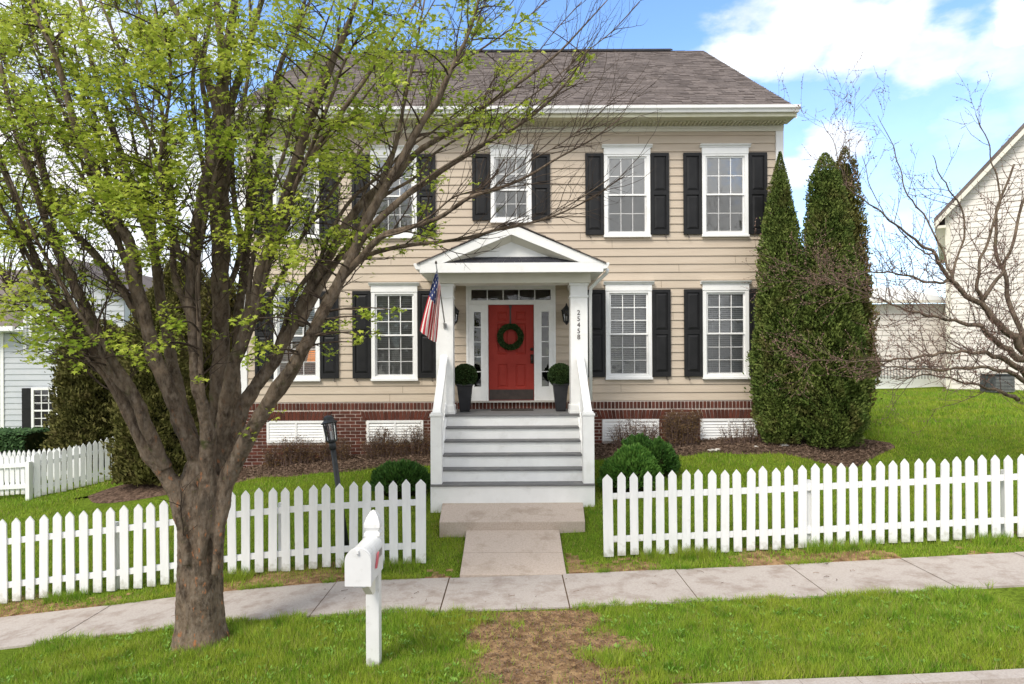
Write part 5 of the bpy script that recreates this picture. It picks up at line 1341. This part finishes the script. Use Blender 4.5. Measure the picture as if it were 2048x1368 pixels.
MB().box(nx(3),nx(9),NY-.06,NY-.031,wz0,nz(658)).box(nx(50),nx(56),NY-.09,NY-.051,nz(700),nz(585)).build('corner_board',M['white'],nl)
MB().prism([(NY-.5,nz(652)),(NY-.5,nz(655)),(NY+4,nz(655)+2.6),(NY+4,nz(652)+2.7)],xa-.3,nx(50),'x').build('roof',M['roof'],nl)
MB().box(xa-.3,nx(50),NY-.62,NY-.501,nz(658),nz(649)).box(xa-.3,nx(50),NY-.5,NY-.03,nz(660),nz(657)).build('gutter',M['white'],nl)
xm=(nx(52)+xb)/2; ez2=nz(585)
rfm=MB()
for sx in (-1,1):
    xe=xm+sx*(xb-nx(52))/2*1.06; q=[(xm,ez2+1.15),(xe,ez2-.15),(xe,ez2-.0),(xm,ez2+1.31)]
    rfm.prism(q if sx>0 else q[::-1],NY-.5,NY+8)
rfm.build('roof',M['roof'],nl)
MB().prism([(nx(52),ez2-.001),(xb,ez2-.001),(xm,ez2+1.12)],NY-.02,NY+.05).build('gable',M['nsiding'],nl)
simple_window(nl,nx(90),nz(668),nz(626),1.0,NY-.05,2,2)
simple_window(nl,nx(93),nz(862),nz(770),.98,NY-.05,3,6)
s=MB().box(nx(47),nx(70)-.0,NY-.10,NY-.051,nz(862),nz(771)).box(nx(50),nx(67),NY-.115,NY-.101,nz(812),nz(775)).box(nx(50),nx(67),NY-.115,NY-.101,nz(858),nz(820)); s.build('shutter',M['shutter'],nl)
# right neighbour: tall gable end with a lower wing
RD=24.0; nr=thing('gabled_neighbour_house','large off-white gabled house wall behind the bare tree, at the far right','house',(nx(1893,RD),RD,1.8))
xl_=nx(1893,RD); ew=nz(432,RD); slope=1.12; wid=9.0; ap=xl_+wid/2
g0=1.3; zap=ew+slope*(wid/2)
w=MB(); lapwall(w,xl_,xl_+wid,RD,g0,ew,.2)
z=ew
while z<zap-.1:
    a=(z-ew)/slope; a2=(min(z+.2,zap)-ew)/slope; x0_,x1_=xl_+a,xl_+wid-a; x2_,x3_=xl_+a2,xl_+wid-a2
    w.add([(x0_,RD-.03,z),(x1_,RD-.03,z),(x3_,RD-.008,z+.2),(x2_,RD-.008,z+.2),(x0_,RD,z),(x1_,RD,z)],[(0,1,2,3),(4,5,1,0)]); z+=.2
w.prism([(xl_,g0),(xl_+wid,g0),(xl_+wid,ew-.01),(ap,zap-.1),(xl_,ew-.01)],RD+.001,RD+10)
w.build('wall',M['nsiding2'],nr)
rr=MB()
for sx in (-1,1):
    xe=ap+sx*(wid/2+.35); ze=zap-slope*(wid/2+.35)+.05
    q=[(ap,zap+.05),(xe,ze),(xe,ze+.16),(ap,zap+.22)]; rr.prism(q if sx>0 else q[::-1],RD-.35,RD+10)
rr.build('roof',M['roof'],nr)
tm=MB()
for sx in (-1,1):
    xe=ap+sx*(wid/2+.35); ze=zap-slope*(wid/2+.35)-.0
    q=[(ap,zap-.15),(xe,ze-.15),(xe,ze+.045),(ap,zap+.045)]; tm.prism(q if sx>0 else q[::-1],RD-.34,RD-.29)
    x0_,x1_=(xl_-.33,xl_-.001) if sx<0 else (xl_+wid+.001,xl_+wid+.33); tm.box(x0_,x1_,RD-.28,RD+9.9,ze-.14,ze-.05)
tm.build('rake_board',M['cream'],nr)
MB().box(xl_-.02,xl_+.14,RD-.06,RD-.032,g0,ew).build('corner_board',M['cream'],nr)
nr.rotation_euler=(0,0,-math.radians(33))
gw=thing('outbuilding','low pale wing with cream eave, seen through bare twigs beyond the lawn','outbuilding',(nx(1750,27),27,1.8))
wg=MB(); lapwall(wg,nx(1560,26.5),xl_+1.66,26.5,g0,nz(612,26.5),.2); wg.box(nx(1560,26.5),xl_+1.66,26.501,31,g0,nz(612,26.5)); wg.build('wing_wall',M['nsiding2'],gw)
MB().prism([(26.1,nz(612,26.5)),(26.1,nz(606,26.5)),(30,nz(606,26.5)+.9),(30,nz(606,26.5)+.8)],nx(1550,26.5),xl_+1.7,'x').build('wing_roof',M['cream'],gw)
MB().box(nx(1560,25.5),nx(1895,25.5),25.4,25.5,1.4,nz(755,25.5)).build('foundation',M['white'],gw)
rl=thing('porch_railing','dark thin railing along the low pale wing, behind the far lawn','railing',(nx(1820,25),25.2,1.9))
m_=MB(); 
for i in range(30): xx=nx(1700,25.2)+i*.115; m_.box(xx-.012,xx+.012,25.18,25.21,nz(762,25.2),nz(738,25.2))
m_.build('baluster',M['metal'],rl); MB().box(nx(1700,25.2),nx(1700,25.2)+3.4,25.17,25.22,nz(739,25.2),nz(736,25.2)).build('rail',M['metal'],rl)
ac=thing('air_conditioner','dark grey condenser unit on the ground by the gabled wall','air conditioner',(nx(1996,22),22,gz(nx(1996,22),22)))
ax_,az_=nx(1996,22),gz(nx(1996,22),22)
MB().box(ax_-.33,ax_+.33,21.7,22.4,az_,az_+.58).build('housing',M['acgrey'],ac,bevel=.03)
g_=MB()
for i in range(11): g_.box(ax_-.30,ax_+.30,21.675,21.699,az_+.05+i*.045,az_+.068+i*.045)
g_.build('grille',M['metal'],ac); MB().box(ax_-.36,ax_+.36,21.67,22.43,az_+.581,az_+.62).build('top_cover',M['acgrey'],ac,bevel=.01)

# ------------------------------------------------------------------ sky, light, camera
SUN_EL=math.radians(48); SUN_AZ=math.radians(-35)   # azimuth of where the sun stands, measured from behind the camera toward the left
sd_=Vector((math.sin(SUN_AZ)*math.cos(SUN_EL),-math.cos(SUN_AZ)*math.cos(SUN_EL),math.sin(SUN_EL)))
W=bpy.data.worlds.new('World'); SC.world=W; W.use_nodes=True; nt=W.node_tree; N=nt.nodes; L=nt.links
bg=N['Background']; bg.inputs[1].default_value=.14
sky=N.new('ShaderNodeTexSky'); sky.sky_type='NISHITA'; sky.sun_disc=False; sky.sun_elevation=SUN_EL
sky.sun_rotation=math.atan2(sd_.x,sd_.y); sky.air_density=1.0; sky.dust_density=.3; sky.ozone_density=1.5
tc=N.new('ShaderNodeTexCoord')
def M_(op,a,b=None,c=None):
    n=N.new('ShaderNodeMath'); n.operation=op
    for i,v in enumerate((a,b,c)):
        if v is None: continue
        if isinstance(v,(int,float)): n.inputs[i].default_value=v
        else: L.new(v,n.inputs[i])
    return n.outputs[0]
def noise_(s,d=8,r=.55,sc=(1,1,2)):
    mp=N.new('ShaderNodeMapping'); mp.inputs['Scale'].default_value=sc; L.new(tc.outputs['Generated'],mp.inputs[0])
    n=N.new('ShaderNodeTexNoise'); n.inputs['Scale'].default_value=s; n.inputs['Detail'].default_value=d; n.inputs['Roughness'].default_value=r; L.new(mp.outputs[0],n.inputs['Vector']); return n.outputs['Fac']
n1=noise_(7); n2=noise_(22,6)
wob=M_('ADD',M_('MULTIPLY',M_('SUBTRACT',n1,.5),.20),M_('MULTIPLY',M_('SUBTRACT',n2,.5),.055))
def blob(px,py,r,amp=1,sq=1.5,soft=.25):
    d=(P(px,py,1)-Vector((0,0,HC))).normalized()
    s=N.new('ShaderNodeVectorMath'); s.operation='SUBTRACT'; L.new(tc.outputs['Generated'],s.inputs[0]); s.inputs[1].default_value=d
    m=N.new('ShaderNodeVectorMath'); m.operation='MULTIPLY'; L.new(s.outputs[0],m.inputs[0]); m.inputs[1].default_value=(1,1,sq)
    l=N.new('ShaderNodeVectorMath'); l.operation='LENGTH'; L.new(m.outputs[0],l.inputs[0])
    R=r/F; dd=M_('ADD',l.outputs['Value'],wob)
    mr=N.new('ShaderNodeMapRange'); mr.interpolation_type='SMOOTHSTEP'; L.new(dd,mr.inputs[0]); mr.inputs[1].default_value=R; mr.inputs[2].default_value=R*soft; mr.inputs[3].default_value=0; mr.inputs[4].default_value=amp
    return mr.outputs[0]
acc=None
for b in [(1500,95,100,.9),(1610,45,140,1),(1735,70,115,.95),(1865,105,85,.7),(1985,100,80,.6),(2065,50,60,.9),(2400,160,250,.7),(1645,290,95,.9),(1580,340,80,.8),(1930,280,75,.3),(1790,440,110,.4),(1700,560,170,.5),(1900,570,200,.5),
          (60,50,170,.9),(130,330,260,1),(330,380,260,.95),(-50,260,260,1),(250,520,300,.95),(550,560,240,.8),(-400,200,500,.9),(2900,400,500,.6),(20,600,300,.9),(400,60,120,.5)]:
    o_=blob(*b); acc=o_ if acc is None else M_('MAXIMUM',acc,o_)
# fair-weather cloud cover elsewhere (behind and overhead)
n3=noise_(2.6,9,.6); gen=N.new('ShaderNodeMapRange'); gen.interpolation_type='SMOOTHSTEP'; L.new(n3,gen.inputs[0]); gen.inputs[1].default_value=.30; gen.inputs[2].default_value=.50
sep=N.new('ShaderNodeSeparateXYZ'); L.new(tc.outputs['Generated'],sep.inputs[0])
back=N.new('ShaderNodeMapRange'); L.new(sep.outputs[1],back.inputs[0]); back.inputs[1].default_value=.55; back.inputs[2].default_value=.25
acc=M_('MAXIMUM',acc,M_('MULTIPLY',gen.outputs[0],back.outputs[0]))
veil=N.new('ShaderNodeMapRange'); L.new(sep.outputs[2],veil.inputs[0]); veil.inputs[1].default_value=.42; veil.inputs[2].default_value=.02; veil.inputs[3].default_value=0; veil.inputs[4].default_value=.38
cc_=M_('MAXIMUM',acc,veil.outputs[0])
cr_=N.new('ShaderNodeValToRGB'); L.new(n2,cr_.inputs[0]); cr_.color_ramp.elements[0].color=(4.3,4.45,4.6,1); cr_.color_ramp.elements[1].color=(5.6,5.55,5.5,1); cr_.color_ramp.elements[0].position=.3; cr_.color_ramp.elements[1].position=.6
tint=N.new('ShaderNodeMix'); tint.data_type='RGBA'; tint.blend_type='MULTIPLY'; tint.inputs[0].default_value=1; L.new(sky.outputs[0],tint.inputs[6]); tint.inputs[7].default_value=(.95,1.12,1.32,1)
mx=N.new('ShaderNodeMix'); mx.data_type='RGBA'; L.new(cc_,mx.inputs[0]); L.new(tint.outputs[2],mx.inputs[6]); L.new(cr_.outputs[0],mx.inputs[7])
L.new(mx.outputs[2],bg.inputs[0])
sl_=bpy.data.lights.new('sun','SUN'); sl_.energy=1.7; sl_.angle=math.radians(20); sl_.color=(1,.93,.82)
so=bpy.data.objects.new('sun',sl_); COL.objects.link(so); so.rotation_euler=(-sd_).to_track_quat('-Z','Y').to_euler(); so.location=(-8,-8,20)
cam=bpy.data.cameras.new('camera'); co=bpy.data.objects.new('camera',cam); COL.objects.link(co); SC.camera=co
cam.sensor_width=36; cam.lens=36*F/2048; cam.clip_end=3000; cam.clip_start=.05
cam.shift_y=(CV-684)/2048
co.location=(0,0,HC); co.rotation_euler=(math.radians(90),0,0)
co.matrix_world=Matrix.Translation((0,0,HC))@Matrix.Rotation(ROLL,4,'Y')@Matrix.Rotation(math.radians(90),4,'X')
SC.view_settings.view_transform='Standard'; SC.view_settings.look='None'; SC.view_settings.gamma=1; SC.view_settings.exposure=.87
SC.cycles.max_bounces=6; SC.cycles.transparent_max_bounces=24
bpy.context.view_layer.update()
